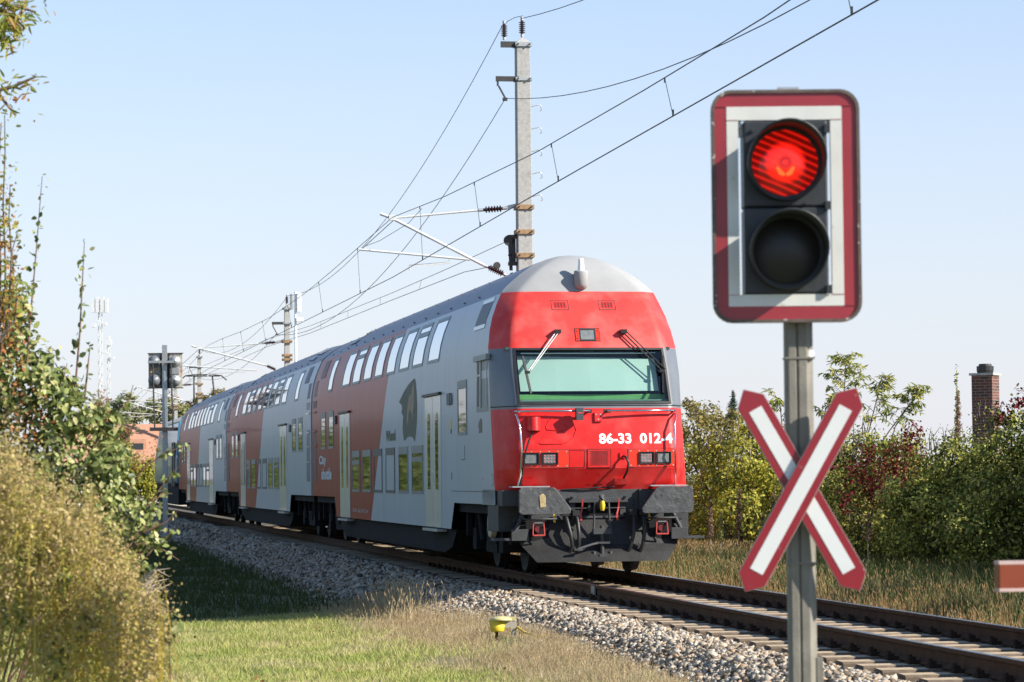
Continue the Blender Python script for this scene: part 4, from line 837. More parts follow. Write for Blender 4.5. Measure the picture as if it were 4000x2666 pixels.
CR = mat('cross_red_film',(.25,.010,.020),.4,var=.05,scale=7,coat=.3,spots=[((.42,.36,.32),26,.70,.03,.6)]); CW = mat('cross_white_film',(.66,.67,.66),.45,var=.04,scale=5); CE = mat('cross_edge_alu',(.45,.43,.38),.5,metal=.4)
for (p,q,y) in (((2904.7,1524.8),(3357.8,2306),-.025),((3340,1518),(2909,2309),-.052)):
    a,b = at(*p,SY),at(*q,SY); a=Vector((a.x-SB.x,a.z-SB.z)); b=Vector((b.x-SB.x,b.z-SB.z)); d=(b-a); Lg=d.length; d.normalize(); nx=Vector((-d.y,d.x)); hw=.062; tp=.058
    def Q(u,v): g=a+d*u+nx*v; return (g.x,g.y)
    m = MB(); m.prism([Q(0,0),Q(tp,hw),Q(Lg-tp,hw),Q(Lg,0),Q(Lg-tp,-hw),Q(tp,-hw)], lambda u,v,dd:(u,dd,v), y, y+.014); m.m=1
    m.prism([Q(.095,.030),Q(Lg-.095,.030),Q(Lg-.095,-.030),Q(.095,-.030)], lambda u,v,dd:(u,dd,v), y-.0015, y+.002)
    ao = m.build('cross_arm', [CR,CW], sig)
    m = MB(); e = hw+.0025; m.prism([Q(-.003,0),Q(tp-.001,e),Q(Lg-tp+.001,e),Q(Lg+.003,0),Q(Lg-tp+.001,-e),Q(tp-.001,-e)], lambda u,v,dd:(u,dd,v), y+.003, y+.017); m.build('arm_edge', CE, ao)
# barrier boom, its tip in the picture
bt = at(3893,2252,12.6); bar = thing('barrier_boom','red tip of a lowered barrier boom entering from the right','barrier',(bt.x+3.6,bt.y+.5,-.5))
m = MB(); B0 = Vector((bt.x,bt.y,bt.z))-Vector(bar.location); B1 = Vector((3.3-3.6+.0,.0,B0.z)); 
BR_ = mat('boom_red',(.20,.036,.010),.4,var=.1,scale=5,coat=.2)
for k in range(5):
    m.m = k%2; a=B0+(B1-B0)*(k/5); b=B0+(B1-B0)*((k+1)/5); m.bar(a,b,.07,.104)
bm_ = m.build('boom', [BR_,SWm], bar, bevel=.004); m = MB(); m.bar(B0+Vector((0,0,.056)),B1+Vector((0,0,.056)),.072,.014); m.bar(B0-Vector((0,0,.056)),B1-Vector((0,0,.056)),.072,.014); m.build('boom_trim', mat('pale_boom_trim',(.5,.36,.33),.4), bar)
m = MB(); m.box((-.2,-.2,0),(.2,.2,1.25)); m.build('drive_cabinet', M['steel'], bar, bevel=.02)

# yellow connection box beside the ballast
yb = at(1950,2480,35.2); YB = Vector((yb.x,yb.y,float(gz(*st_of(yb.x,yb.y))))) ; yo = thing('connection_box','small yellow cable box with a domed lid on a stake in dry grass','cable box',YB)
zl_ = at(1950,2424,35.2).z-YB.z
m = MB(); m.smooth=True; m.lathe((-.02,0,zl_-.13),(-.02,0,zl_),[(0,.02),(0,.075),(.1,.08),(1,.10),(1,.01)],20); m.build('box_body', M['yellow'], yo)
m = MB(); m.smooth=True; m.lathe((.02,0,zl_-.005),(.02,0,zl_+.05),[(0,.01),(0,.125),(.4,.13),(.8,.09),(1,.02)],24); m.smooth=False; m.box((.12,-.03,zl_),(.20,.03,zl_+.04)); m.build('box_lid', mat('lemon_yellow_paint',(.55,.49,.22),.35,var=.08), yo)
m = MB(); m.box((.15,-.03,-.2),(.20,.03,zl_-.02)); m.box((.04,-.03,zl_-.08),(.15,.03,zl_-.0)); m.build('stake', mat('weathered_stake',(.38,.35,.29),.8), yo)
m = MB(); m.box((-.05,-.03,-.2),(-.01,.03,zl_-.12)); m.build('box_foot', M['clip'], yo)
pts = [YB+Vector((.2,0,zl_-.1)),at(2020,2450,35.0),at(2050,2472,34.6),at(2110,2486,34.3),at(2180,2483,34.2)]
m = MB(); m.tube(pts,.012,6); tag(m.build('cable', mat('yellow_cable',(.75,.48,.02),.5), None, YB),'yellow cable trailing from the yellow box across the dry grass','cable')

# ------------------------------------------------------------------ things in the distance
# light signal seen from behind
SZ = 105; k_ = SZ/FPX; sp_ = at(645,1500,SZ); bs = Vector((sp_.x,sp_.y,-.75)); so = thing('light_signal','back of a square railway light signal on a pale post by the train','railway signal',bs)
zt_,zb_ = at(645,1383,SZ).z-bs.z, at(645,1515,SZ).z-bs.z
m = MB(); m.box((-.57,-.02,zb_),(.60,.02,zt_)); m.m=1; m.box((-.60,-.06,zb_-.03),(.63,.04,zb_)); m.box((-.60,-.06,zt_),(.63,.04,zt_+.03)); m.box((-.16,-.03,zb_),(.16,-.021,zt_))
m.build('signal_board', [mat('rust_stained_board',(.42,.38,.31),.8,var=.3,scale=4,spots=[((.36,.19,.09),3,.55,.08,.8),((.12,.11,.11),5,.57,.1,.7)]),M['darksteel']], so)
for x_ in (-.36,.36):
    for z_ in (.25,.9):
        m = MB(); m.smooth=True; c=(x_,-.02,zb_+z_); m.lathe(c,(x_,-.32,zb_+z_),[(0,.21),(.5,.21),(.85,.15),(1,.02)],16); m.build('lamp_back', M['steel'] if x_>0 else M['dgrey'], so)
m = MB(); m.box((.2,-.22,zb_+.46),(.5,-.02,zb_+.68)); m.build('junction_box', M['steel'], so)
m = MB(); m.box((-.085,-.16,0),(.085,-.03,zt_+.3)); m.build('signal_post', M['steel'], so)
m = MB()
for x_ in (-.33,.30): m.tube([(x_,-.3,zb_-1.4),(x_-.06,-.3,zb_+.85)],.03,6)
m.box((-.5,-.36,zb_-1.5),(.45,-.1,zb_-1.38)); m.build('signal_ladder', M['darksteel'], so)
m = MB(); m.box((-.55,-.34,zb_+.84),(.35,-.26,zb_+.92)); m.build('signal_crossbar', M['steel'], so)
# white antenna pole
ap = at(1156,1480,140); o = thing('antenna_pole','thin white antenna pole with a white panel aerial at its top','antenna pole',(ap.x,ap.y,-.7))
m = MB(); m.tube([(0,0,0),(0,0,at(1156,1140,140).z+.7)],.055,10); m.build('pole', M['white'], o)
m = MB(); zt2 = at(1160,1145,140).z+.7; m.box((.06,-.12,zt2-.9),(.26,.12,zt2)); m.build('panel_aerial', M['white'], o, bevel=.03); m = MB(); m.box((-.25,-.1,zt2-.75),(-.1,.1,zt2-.05)); m.build('panel_aerial', M['steel'], o, bevel=.03); m = MB(); m.box((.05,-.15,zt2-1.32),(.35,.15,zt2-1.14)); m.build('radio_unit', M['white'], o)
# lattice radio masts
def radio(px,pt,pb,Y,w_,label,panels):
    b0 = at(px,pb,Y); o = thing('radio_mast',label,'radio mast',(b0.x,b0.y,-.7),0,'lattice radio masts behind the bush'); H = at(px,pt,Y).z+.7
    m = MB(); L3 = [(w_*math.cos(a),w_*math.sin(a)) for a in (.5,.5+2*PI/3,.5+4*PI/3)]
    for a in L3: m.tube([(a[0],a[1],0),(a[0]*.8,a[1]*.8,H)],.035,5)
    n=int(H/1.2)
    for k in range(n):
        for i in range(3): p,q = L3[i],L3[(i+1)%3]; m.tube([(p[0],p[1],k*H/n),(q[0]*.95,q[1]*.95,(k+1)*H/n)],.02,4)
    m.build('lattice', M['alu'], o)
    for (x,z,hw,hh,nm) in panels:
        m = MB(); m.box((x-hw,-.4,H+z-hh),(x+hw,.2,H+z+hh)); m.build('aerial', mat('pale_aerial',(.68,.69,.70),.6), o)
    return o
radio(392,1175,1560,350,.30,'taller lattice radio mast crowned with white panel aerials',[(-.75,-.6,.18,.8,''),(-.27,-.5,.20,.9,''),(.3,-.5,.20,.9,''),(.78,-.6,.18,.8,''),(-.7,-2.9,.2,.2,''),(.6,-2.7,.18,.18,'')])
radio(425,1310,1570,400,.24,'shorter lattice radio mast standing right of the taller one',[(.05,-1.0,.35,.35,''),(-.5,-2.2,.25,.2,''),(.5,-3.0,.25,.15,'')])
# house with an orange roof beyond the bend
hp = at(610,1700,205); ho = thing('house','low house with an orange tiled roof behind the far bushes','house',(hp.x-1,hp.y,-.7),R(14))
HRf = mat('orange_roof_tiles',(.42,.22,.14),.85,var=.2,scale=9,bump=.3,bscale=20); HW = mat('cream_plaster',(.66,.6,.5),.9,var=.06)
zr_ = at(600,1662,205).z+.7
m = MB(); m.box((-5,0,0),(4,7,zr_-2.3)); m.prism([(0,zr_-2.3),(7,zr_-2.3),(3.5,zr_-.1)], lambda a,b,d:(d,a,b), -5,4); m.build('wall', HW, ho)
m = MB(); m.prism([(-.6,zr_-2.5),(3.5,zr_),(3.5,zr_+.15),(-.6,zr_-2.35)], lambda a,b,d:(d,a,b), -5.4,4.4); m.prism([(7.6,zr_-2.5),(3.5,zr_),(3.5,zr_+.15),(7.6,zr_-2.35)], lambda a,b,d:(d,a,b), -5.4,4.4); ro = m.build('roof', HRf, ho)
m = MB(); m.box((-1,.6,zr_-2.1),(.4,2.4,zr_-.9)); m.m=1; m.box((-.8,.55,zr_-2.0),(.2,.6,zr_-1.2)); m.build('dormer', [HRf,M['pane']], ro)
for x_ in (-3.6,-1.2,1.4): m = MB(); m.box((x_,-.03,.9),(x_+1.1,.02,2.1)); m.m=1; m.box((x_+.08,-.05,.98),(x_+1.02,-.02,2.02)); m.build('window', [M['white'],M['pane']], ho)
# house hidden behind the hedge, its brick chimney showing
cp = at(3849,1500,78); co = thing('brick_house','brick chimney of a house hidden behind the hedge on the right','house',(cp.x+1.5,cp.y+2,-.3),R(-28))
BRK = bpy.data.materials.new('dark_red_brick'); BRK.use_nodes=True; n_=BRK.node_tree.nodes; l_=BRK.node_tree.links; bt_=n_.new('ShaderNodeTexBrick'); tc_=n_.new('ShaderNodeTexCoord'); mp_=n_.new('ShaderNodeMapping'); mp_.inputs[2].default_value=(PI/2,0,0)
sxyz=n_.new('ShaderNodeSeparateXYZ'); cxyz=n_.new('ShaderNodeCombineXYZ'); adx=n_.new('ShaderNodeMath'); adx.operation='ADD'; l_.new(tc_.outputs['Object'],sxyz.inputs[0]); l_.new(sxyz.outputs['X'],adx.inputs[0]); l_.new(sxyz.outputs['Y'],adx.inputs[1]); l_.new(adx.outputs[0],cxyz.inputs[0]); l_.new(sxyz.outputs['Z'],cxyz.inputs[1]); l_.new(cxyz.outputs[0],bt_.inputs[0])
bt_.inputs['Color1'].default_value=(.14,.045,.03,1); bt_.inputs['Color2'].default_value=(.045,.03,.026,1); bt_.inputs['Mortar'].default_value=(.2,.17,.15,1); bt_.inputs['Scale'].default_value=1; bt_.inputs['Brick Width'].default_value=.25; bt_.inputs['Row Height'].default_value=.075; bt_.inputs['Mortar Size'].default_value=.008
l_.new(bt_.outputs[0],n_['Principled BSDF'].inputs['Base Color']); n_['Principled BSDF'].inputs['Roughness'].default_value=.85
ztop = at(3849,1468,78).z+.3; 
m = MB(); m.box((-3,0,0),(5,6,1.25)); m.build('wall', HW, co)
m = MB(); m.prism([(-.4,1.2),(3,1.75),(6.4,1.2),(6.4,1.3),(3,1.85),(-.4,1.3)], lambda a,b,d:(d,a,b), -3.3,5.3); ro = m.build('roof', HRf, co)
m = MB(); m.box((-1.9,-2.55+.5,1.0) if False else (-1.95,.6,1.0),(-1.4,1.15,ztop)); 
cc = m.build('chimney', BRK, ro); m = MB(); m.box((-2.0,.55,ztop),(-1.35,1.2,ztop+.06)); m.m=1; m.lathe((-1.675,.875,ztop+.06),(-1.675,.875,ztop+.30),[(0,.2),(.3,.22),(.75,.22),(.78,.17),(1,.16),(1,.01)],14); m.m=2; m.box((-1.96,.595,ztop-.42),(-1.60,.62,ztop-.30)) if False else None
m.build('chimney_cap', [M['concrete'],M['black']], ro)
wx = Matrix.Rotation(R(-28),4,'Z') @ Vector((-1.675,.875,0)); tx_ = at(3849,1500,78); co.location = (tx_.x-wx.x, tx_.y-wx.y, -.3)

# ------------------------------------------------------------------ plants
def gzw(x, y): s,t = st_of(x,y); return float(gz(s,t))
def cloud(blobs, leaf, mult=1.0, inner=.3, sub=15, spread=.36, kind='oval', up=None, flat=1.0):
    """blobs: (world centre, rx, rz). Leaves gather in uneven clumps over each blob's skin."""
    out = []
    for c,rx,rz in blobs:
        n = int(mult*24*(rx/leaf)*(rz/leaf)); 
        if n < 6: n = 6
        k = max(5,int(sub*RNG.uniform(.8,1.3))); d = unit(RNG.normal(0,1,(k,3))); cc = d*RNG.uniform(.62,1.0,(k,1))
        wt = RNG.uniform(.3,1.6,k); wt /= wt.sum(); pick = RNG.choice(k,n,p=wt)
        q = cc[pick]+RNG.normal(0,spread*.55,(n,3)); m = RNG.random(n) < inner
        q[m] = unit(RNG.normal(0,1,(m.sum(),3)))*(RNG.random((m.sum(),1))**.5)*.85
        out.append(leaf_arrays(np.array(c)+q*np.array([rx,rx,rz]), leaf*RNG.uniform(.6,1.25,n), unit(q)+np.array([0,-.15,.35]), kind, up))
    return out
def shoot_leaves(pts, leaf, n, kind='oval', spread=.02, start=.0):
    pts = np.array([tuple(p) for p in pts]); u = start+(1-start)*np.sort(RNG.random(n)); L_ = len(pts)-1; i = np.minimum((u*L_).astype(int),L_-1); f = (u*L_-i)[:,None]
    P_ = pts[i]*(1-f)+pts[i+1]*f + RNG.normal(0,spread,(n,3)); nrm = RNG.normal(0,1,(n,3)); nrm[:,2] += .6
    return leaf_arrays(P_, leaf*RNG.uniform(.55,1.2,n)*(1.05-.45*u), nrm, kind)
def px_blobs(lst, Z, dz=.0):
    o = []
    for b in lst:
        x,y,r = b[:3]; rz = b[3] if len(b)>3 else r; Y = Z+RNG.uniform(-dz,dz); o.append((tuple(at(x,y,Y)), r*Y/FPX, rz*Y/FPX))
    return o
def plant(name, label, cat, base, leafparts, lmat, stems=None, smat=None, group=None, stem_name='stem', extra=None):
    b = Vector((base[0],base[1],gzw(base[0],base[1]))); o = thing(name,label,cat,b,0,group)
    V,F_ = merge(leafparts); np_mesh('foliage',V,F_,lmat,o,b).location = (0,0,0)
    for (nm,lp,mt) in (extra or []): V,F_ = merge(lp); e_ = np_mesh(nm,V,F_,mt,o,b); e_.location = (0,0,0); e_['kind'] = 'stuff'
    if stems:
        m = MB()
        for pts,r in stems: m.tube([Vector(p)-b for p in pts], list(np.linspace(r,r*.3,len(pts))), 6, caps=False)
        m.build(stem_name, smat or BARK, o)
    return o, b
BARK = mat('grey_brown_bark',(.13,.10,.075),.9,var=.3,scale=9,bump=.3)
TWIG = mat('reddish_twig',(.16,.09,.06),.8,var=.2); DRY = mat('dry_grey_twig',(.34,.28,.22),.9,var=.2)
def stems_to(blobs, base, r, every=1, j=.1):
    o = []; b = Vector(base); b.z = gzw(b.x,b.y)-.05
    for i,(c,rx,rz) in enumerate(blobs):
        if i % every: continue
        c = Vector(c); s0 = b+Vector((random.uniform(-.15,.15),random.uniform(-.1,.1),0)); mid = s0.lerp(c,.5)+Vector((random.uniform(-j,j),random.uniform(-j,j),.1)); o.append(([s0,mid,c,c+Vector((random.uniform(-.3,.3)*rx,0,rz*.6))],r))
    return o

# --- left foreground shrub
GLF = pleaf('shrub_leaf_green',[(.045,.07,.022),(.11,.15,.042),(.185,.23,.065),(.27,.31,.095),(.37,.39,.14),(.50,.46,.22)],.3,.42,spec=.35)
SEED = pleaf('rusty_seed',[(.20,.07,.03),(.34,.12,.05),(.28,.16,.05)],.15,.7)
Zb = 19.0; LB_ = px_blobs([(40,1180,90),(40,1330,120),(150,1440,105),(110,1580,170),(250,1520,80),(300,1640,120),(410,1660,75),(200,1800,210),(420,1810,100),(330,1960,180),(470,2010,110),(550,2080,65),(150,2050,150),(480,2170,80),(600,2010,30),(615,2120,30),(60,1900,150),(-60,1500,200),(-80,1850,250),(-330,1700,260),(-380,2050,300),(-300,2350,280),(-600,1900,300),(400,2200,120),(470,2280,90),(540,2230,60),(330,2250,130)], Zb, .25)
sh = [[(100,1480),(118,1250),(140,1000),(165,690)],[(290,1560),(312,1300),(322,1100),(330,945)],[(420,1680),(470,1600),(505,1560),(520,1505)],[(470,1960),(560,1830),(650,1765),(745,1742)],[(450,2140),(560,2125),(640,2150),(700,2190)],[(520,2190),(590,2130),(650,2105),(675,2066)],[(380,1920),(470,1770),(520,1660),(548,1680)],[(560,2040),(600,1960),(640,1925),(672,1930)],[(380,1660),(388,1590),(384,1520)],[(30,1250),(55,1120),(48,980),(70,900)],[(230,1640),(245,1500),(262,1420)],[(560,2000),(640,1890),(700,1820)],[(560,2080),(650,2040),(690,2000)],[(330,1560),(345,1420),(352,1350)]]
SHP = [[at(x,y,Zb+.1*i%.3) for x,y in p] for i,p in enumerate(sh)]
lp = cloud(LB_, .052, 1.15, .3, 26, .32)
lp += cloud(px_blobs([(110,2190,70),(330,2430,60),(210,2570,80),(440,2330,55),(40,2400,70),(470,2540,50),(250,2260,45)],14.7,.3),.05,.55,.2,16,.5)
for p in SHP: lp.append(shoot_leaves(p,.062,int(44*sum((b-a).length for a,b in zip(p,p[1:]))),spread=.016))
sd_ = [shoot_leaves(SHP[8],.022,110,spread=.02), shoot_leaves([at(405,1660,Zb),at(412,1600,Zb),at(408,1530,Zb)],.022,90,spread=.02), shoot_leaves([at(520,1850,Zb),at(540,1760,Zb)],.02,60,spread=.025), shoot_leaves([at(20,1500,Zb-.4),at(40,1300,Zb-.4),at(15,1150,Zb-.4)],.03,260,spread=.06), shoot_leaves([at(100,1700,Zb-.4),at(90,1480,Zb-.4)],.028,160,spread=.08),shoot_leaves([at(560,1830,Zb),at(600,1750,Zb),at(622,1700,Zb)],.02,60,spread=.02)]
bb = at(-160,2600,Zb)
plant('shrub','big leafy green shrub at the left edge with long upright shoots','shrub',bb,lp,GLF,stems_to(LB_,bb,.011)+[(p,.008) for p in SHP],TWIG,extra=[('seed_head',sd_,SEED)])
# low leafy sprigs at its foot
LB2 = px_blobs([(560,2420,55),(610,2490,70),(560,2570,60),(660,2455,30),(500,2520,50),(630,2590,40)],17.5,.15); b2 = at(560,2660,17.5)
plant('sapling','low dark-leaved sapling at the foot of the big shrub, over the lawn','sapling',b2,cloud(LB2,.06,.8,.2,10)+[shoot_leaves([at(520,2520,17.5),at(620,2440,17.5),at(715,2400,17.5)],.055,26)],pleaf('sapling_leaf',[(.05,.08,.025),(.10,.13,.04),(.16,.18,.06),(.30,.27,.12)],.25,.5,spec=.2),stems_to(LB2,b2,.01),TWIG)
# dry twigs
m = MB(); b3 = at(560,2350,18)
for k in range(34):
    a = at(random.uniform(470,560),random.uniform(2280,2380),18+random.uniform(-.2,.2)); e = at(random.uniform(600,672),random.uniform(2215,2420),18+random.uniform(-.2,.2)); md = a.lerp(e,.55)+Vector((0,0,random.uniform(-.03,.06))); m.tube([a,md,e],[.005,.004,.0015],4,caps=False)
    m.tube([md,md.lerp(e,.6)+Vector((random.uniform(-.02,.04),0,random.uniform(-.05,.06)))],[.003,.001],4,caps=False)
tag(m.build('twig_bundle',DRY,None,b3),'bundle of bare dry twigs poking out beside the lawn','twigs')
# yellowing weeds in the corner
WD = pleaf('dry_weed',[(.09,.12,.03),(.19,.22,.055),(.32,.31,.08),(.44,.36,.12),(.54,.47,.11),(.22,.28,.07),(.40,.29,.14)],.3,.7,nscale=2.2)
WB = px_blobs([(20,1985,70),(70,2080,140),(190,2130,110),(100,2250,200),(250,2290,160),(380,2340,130),(150,2450,220),(330,2500,200),(470,2450,100),(490,2570,120),(150,2620,250),(400,2640,200),(-60,2300,260),(520,2660,110),(300,2120,60),(540,2600,60),(480,2380,60)],15,.5)
wp = cloud(WB,.034,.20,.15,30,.3); nw = sum(len(f) for _,f in wp); PLU = pleaf('brown_plume',[(.27,.185,.09),(.40,.29,.14),(.52,.40,.20),(.36,.31,.11),(.58,.47,.26)],.25,.8); STM = pleaf('yellow_stalk',[(.50,.38,.06),(.60,.50,.10),(.42,.28,.08),(.34,.32,.08)],.2,.6)
pl2, st2 = [], []
for k in range(800):
    x = random.uniform(-60,640)-(abs(random.gauss(0,60)) if k%3 else 0); yt = float(np.interp(x,[-40,80,330,430,530,620],[1800,1900,2080,2170,2280,2400]))+(abs(random.gauss(0,200)) if random.random() < .7 else -abs(random.gauss(0,85)))-80*math.sin(x*.031)*math.sin(x*.011+1); Yw = 15+random.uniform(-.7,.7); a = at(x-random.gauss(20,70),min(yt+random.uniform(260,520),2800),Yw); e = at(x,yt,Yw); md = a.lerp(e,.5)+Vector((random.uniform(-.02,.02),0,.02)); top = a.lerp(e,.62)
    wp.append(shoot_leaves([a,md,e],random.choice((.02,.03,.042)),random.randint(16,40),'lance',random.choice((.02,.035)),.1))
    pl2.append(shoot_leaves([top,e],.024,random.randint(22,60),'oval',random.choice((.012,.022,.04))))
    if k%3: continue
    wv_ = .003; st2.append((np.array([tuple(a+Vector((-wv_,0,0))),tuple(a+Vector((wv_,0,0))),tuple(md+Vector((wv_,0,0))),tuple(md+Vector((-wv_,0,0))),tuple(e+Vector((.001,0,0))),tuple(e-Vector((.001,0,0)))]),np.array([(0,1,2,3),(3,2,4,5)])))
V,F_ = merge(wp+pl2+st2); n1 = sum(len(f) for _,f in wp); n2 = sum(len(f) for _,f in pl2); mi_ = np.zeros(len(F_),dtype=np.int32); mi_[n1:n1+n2] = 1; mi_[n1+n2:] = 2
wo = tag(np_mesh('dry_weeds',V,F_,[WD,PLU,STM],None,tuple(at(250,2600,15)),mi=mi_),'tangle of yellow and tan weeds filling the lower left corner','weeds',kind='stuff')
# cherry tree whose branch ends and climbing shoots enter at the left edge
CH = pleaf('cherry_leaf',[(.18,.24,.05),(.28,.34,.07),(.40,.42,.09),(.54,.46,.10),(.48,.26,.10),(.30,.33,.07)],.5,.5,spec=.2)
Zc = 18.0; ctw = [[(-300,-200),(-100,-60),(20,20),(80,30),(140,48)],[(-300,-150),(-60,60),(20,110),(60,120)],[(-300,0),(-80,100),(0,150),(12,185)],[(-300,300),(-60,365),(50,340),(140,300)],[(-200,250),(-40,320),(20,400),(60,450)],[(-300,-100),(-40,20),(50,60),(95,110)]]
CT = [[at(x,y,Zc) for x,y in p] for p in ctw]; cl = []
for i,p in enumerate(CT): cl.append(shoot_leaves(p[1:],.10,[80,70,50,34,24,70][i],'lance',.05,.25))
cl += cloud(px_blobs([(-330,-150,230),(-420,120,220),(-250,120,130),(-330,330,150),(-560,-100,260),(-480,-420,280),(-180,-300,160)],Zc,.4),.10,.45,.3,14,.4,'lance',up=np.array([.2,0,-1.0]))
cl += cloud(px_blobs([(10,80,60),(60,70,40),(15,150,35)],Zc,.1),.085,1.0,.3,8,.5,'lance',up=np.array([.2,0,-1.0]))
vn = [[(14,1300),(22,1050),(12,800),(20,600),(18,450)],[(30,1300),(45,1000),(35,850),(40,720)],[(0,1300),(2,1000),(-8,700),(5,480)],[(60,1250),(66,1150),(58,1080)],[(-20,1250),(-12,900),(-20,600)]]
VN = [[at(x,y,Zc+.2) for x,y in p] for p in vn]; vl = [shoot_leaves(p,.05,60,spread=.035) for p in VN]
vo = [shoot_leaves(VN[0][:3],.036,150,spread=.04),shoot_leaves(VN[2][:3],.036,150,spread=.05),shoot_leaves([at(30,420,Zc),at(28,360,Zc)],.05,10,spread=.05)]
tb = Vector((-4.6,18.2,0)); tb.z = gzw(tb.x,tb.y)
trk = [([tb,tb+Vector((.1,0,1.8)),tb+Vector((.3,0,3.2)),tb+Vector((.5,0,4.3))],.1)]+[([tb+Vector((.3,0,3.0)),p[0],*p[1:]],.022) for p in CT]+[([tb+Vector((.15,0,2.0)),tb+Vector((.9,0,2.2)),*p],.010) for p in VN]
plant('tree','tree outside the left edge whose leafy branch tips hang into the sky','tree',tb,cl+vl,CH,trk,BARK,extra=[('orange_vine_leaf',vo,pleaf('orange_vine',[(.38,.17,.05),(.46,.25,.06),(.30,.11,.05)],.3,.6))],stem_name='trunk')

# --- right-hand hedge, bush by bush
HG = pleaf('hedge_leaf',[(.035,.055,.012),(.09,.12,.025),(.17,.20,.04),(.28,.29,.06),(.42,.40,.09),(.20,.17,.07)],.15,.55)
YG = pleaf('yellow_green_leaf',[(.10,.13,.03),(.19,.22,.04),(.30,.31,.05),(.44,.40,.06),(.56,.48,.07),(.24,.24,.05)],.4,.5)
MX = pleaf('mixed_leaf',[(.06,.08,.018),(.14,.17,.035),(.26,.28,.055),(.42,.40,.09),(.20,.20,.045),(.34,.23,.08)],.18,.45)
BR = pleaf('brown_green_leaf',[(.12,.12,.04),(.20,.18,.055),(.29,.235,.075),(.36,.27,.09),(.20,.19,.06)],.35,.6)
RV = pleaf('red_vine_leaf',[(.07,.008,.012),(.14,.014,.020),(.21,.03,.032),(.12,.03,.02)],.35,.5)
def hedge(label, Z, blobs, leaf, m, mult=1.0, extra=None, shoots=(), name='bush', group='bushes of the hedge', every=1, basepx=None, cat='bush'):
    B_ = px_blobs(blobs,Z,.7); x = sum(b[0][0] for b in B_)/len(B_); base = Vector((x,Z,0)); lp = cloud(B_,leaf,mult*.92,.22,30,.27); st = stems_to(B_,base,.03,every)
    for p in shoots:
        P_ = [at(a,b,Z-.5) for a,b in p]; st.append((P_,.012)); lp.append(shoot_leaves(P_,leaf*.95,int(26*sum((b-a).length for a,b in zip(P_,P_[1:]))),spread=.03,start=.1))
    return plant(name,label,cat,base,lp,m,st,BARK,group,extra=extra)
rs = lambda x0,x1,y0,y1,n,h: [[(x,y),(x+random.uniform(-8,14),y-h*.5),(x+random.uniform(-14,24),y-h*random.uniform(.7,1.1))] for x,y in [(random.uniform(x0,x1),random.uniform(y0,y1)) for _ in range(n)]]
hedge('dense dark green bush below and right of the brick chimney',48,[(3950,1700,105),(3870,1790,130),(3985,1900,190),(3820,1960,180),(3950,2090,180),(3770,2110,140),(4100,1720,190),(4160,1930,250),(4100,2150,220),(3880,2230,110)],.062,HG,.85,shoots=rs(3800,4000,1640,1720,16,90),extra=[('red_vine',cloud(px_blobs([(3935,1600,45),(3990,1560,40),(3900,1640,30)],47.3,.1),.06,.5,.2,8),RV)])
hedge('dark green bush in the middle of the hedge, left of the chimney',49.5,[(3720,1800,110),(3640,1860,120),(3600,2000,160),(3720,1980,150),(3560,2110,140),(3690,2150,130),(3500,1960,90)],.062,HG,.85,shoots=rs(3560,3780,1740,1800,16,90))
hedge('mixed bush overgrown with dark red vine right of the cross',52,[(3330,1890,120),(3440,1840,110),(3500,1760,80),(3300,2050,140),(3460,2030,150),(3250,1750,90),(3390,1730,70),(3230,1900,110),(3380,2140,130),(3560,1740,60),(3300,1760,75),(3450,1740,60),(3220,2060,120),(3540,1850,90)],.062,MX,.85,shoots=rs(3230,3560,1680,1800,18,80),extra=[('red_vine',cloud(px_blobs([(3490,1830,95),(3560,1700,55),(3410,1900,85),(3400,1770,45),(3250,1830,32),(3540,1800,70),(3330,1840,40),(3300,1960,40)],51.0,.2),.06,.42,.2,12,.6),RV)])
hedge('bright yellow-green bush between the train and the cross',62,[(2960,1720,85),(3050,1780,85),(2890,1800,90),(3010,1900,140),(2780,1800,75),(2790,1910,110),(2880,2000,130),(3070,2020,130),(2740,2030,90),(2925,1660,40),(2700,1920,80),(3150,1930,120),(3180,2060,110),(2700,1800,70),(2820,1740,60),(2960,1860,110),(3110,1720,60)],.075,YG,.8,shoots=rs(2720,3120,1700,1780,18,70))
hedge('shadowed bush behind the signal post, lower part of hedge',57,[(3120,1800,80),(3180,1870,90),(3110,1990,110),(3200,2020,110),(3050,2080,110),(3180,1760,60),(3070,1740,55)],.065,MX,.8,shoots=rs(3080,3220,1740,1800,8,60))
hedge('dull brown-green tree right beside the train front',84,[(2715,1610,50),(2780,1630,60),(2865,1650,50),(2720,1700,85),(2830,1715,85),(2650,1680,60),(2920,1700,60),(2760,1790,90),(2690,1580,30),(2905,1625,30)],.10,BR,.9,name='tree',shoots=rs(2690,2900,1600,1650,12,40),group='trees beyond the hedge',cat='tree')
hedge('dark bush closing the hedge at the right edge of the picture',43,[(4230,1720,150),(4320,1560,150),(4420,1600,190),(4380,1850,220),(4250,2000,200),(4420,2100,240)],.08,HG,.8)
hedge('dark bush of the hedge nearest the camera, past the right edge',38,[(4520,1640,190),(4680,1500,200),(4850,1600,240),(4620,1900,260),(4850,2050,260)],.085,HG,.8)
hedge('tall bush ending the hedge beside the level crossing, outside the right edge',34,[(5050,1500,240),(5250,1600,260),(5050,1900,280),(5300,2000,280)],.085,HG,.7)
# slim conifer tip
m = []; cz = 95
for k in range(16):
    f = k/15; y = 1530+f*110; m += cloud(px_blobs([(2862+RNG.uniform(-3,3)*f,y,4+26*f,7)],cz,.05),.07,3,.3,6,.4,'lance')
plant('conifer','small dark conifer tip rising over the trees near the cross','tree',at(2862,1640,cz),m,pleaf('conifer_needle',[(.02,.045,.03),(.04,.075,.045),(.06,.10,.06)],.1,.6),[([Vector((at(2862,1640,cz).x,cz,-.4)),at(2862,1600,cz),at(2862,1535,cz)],.06)],BARK,stem_name='trunk')
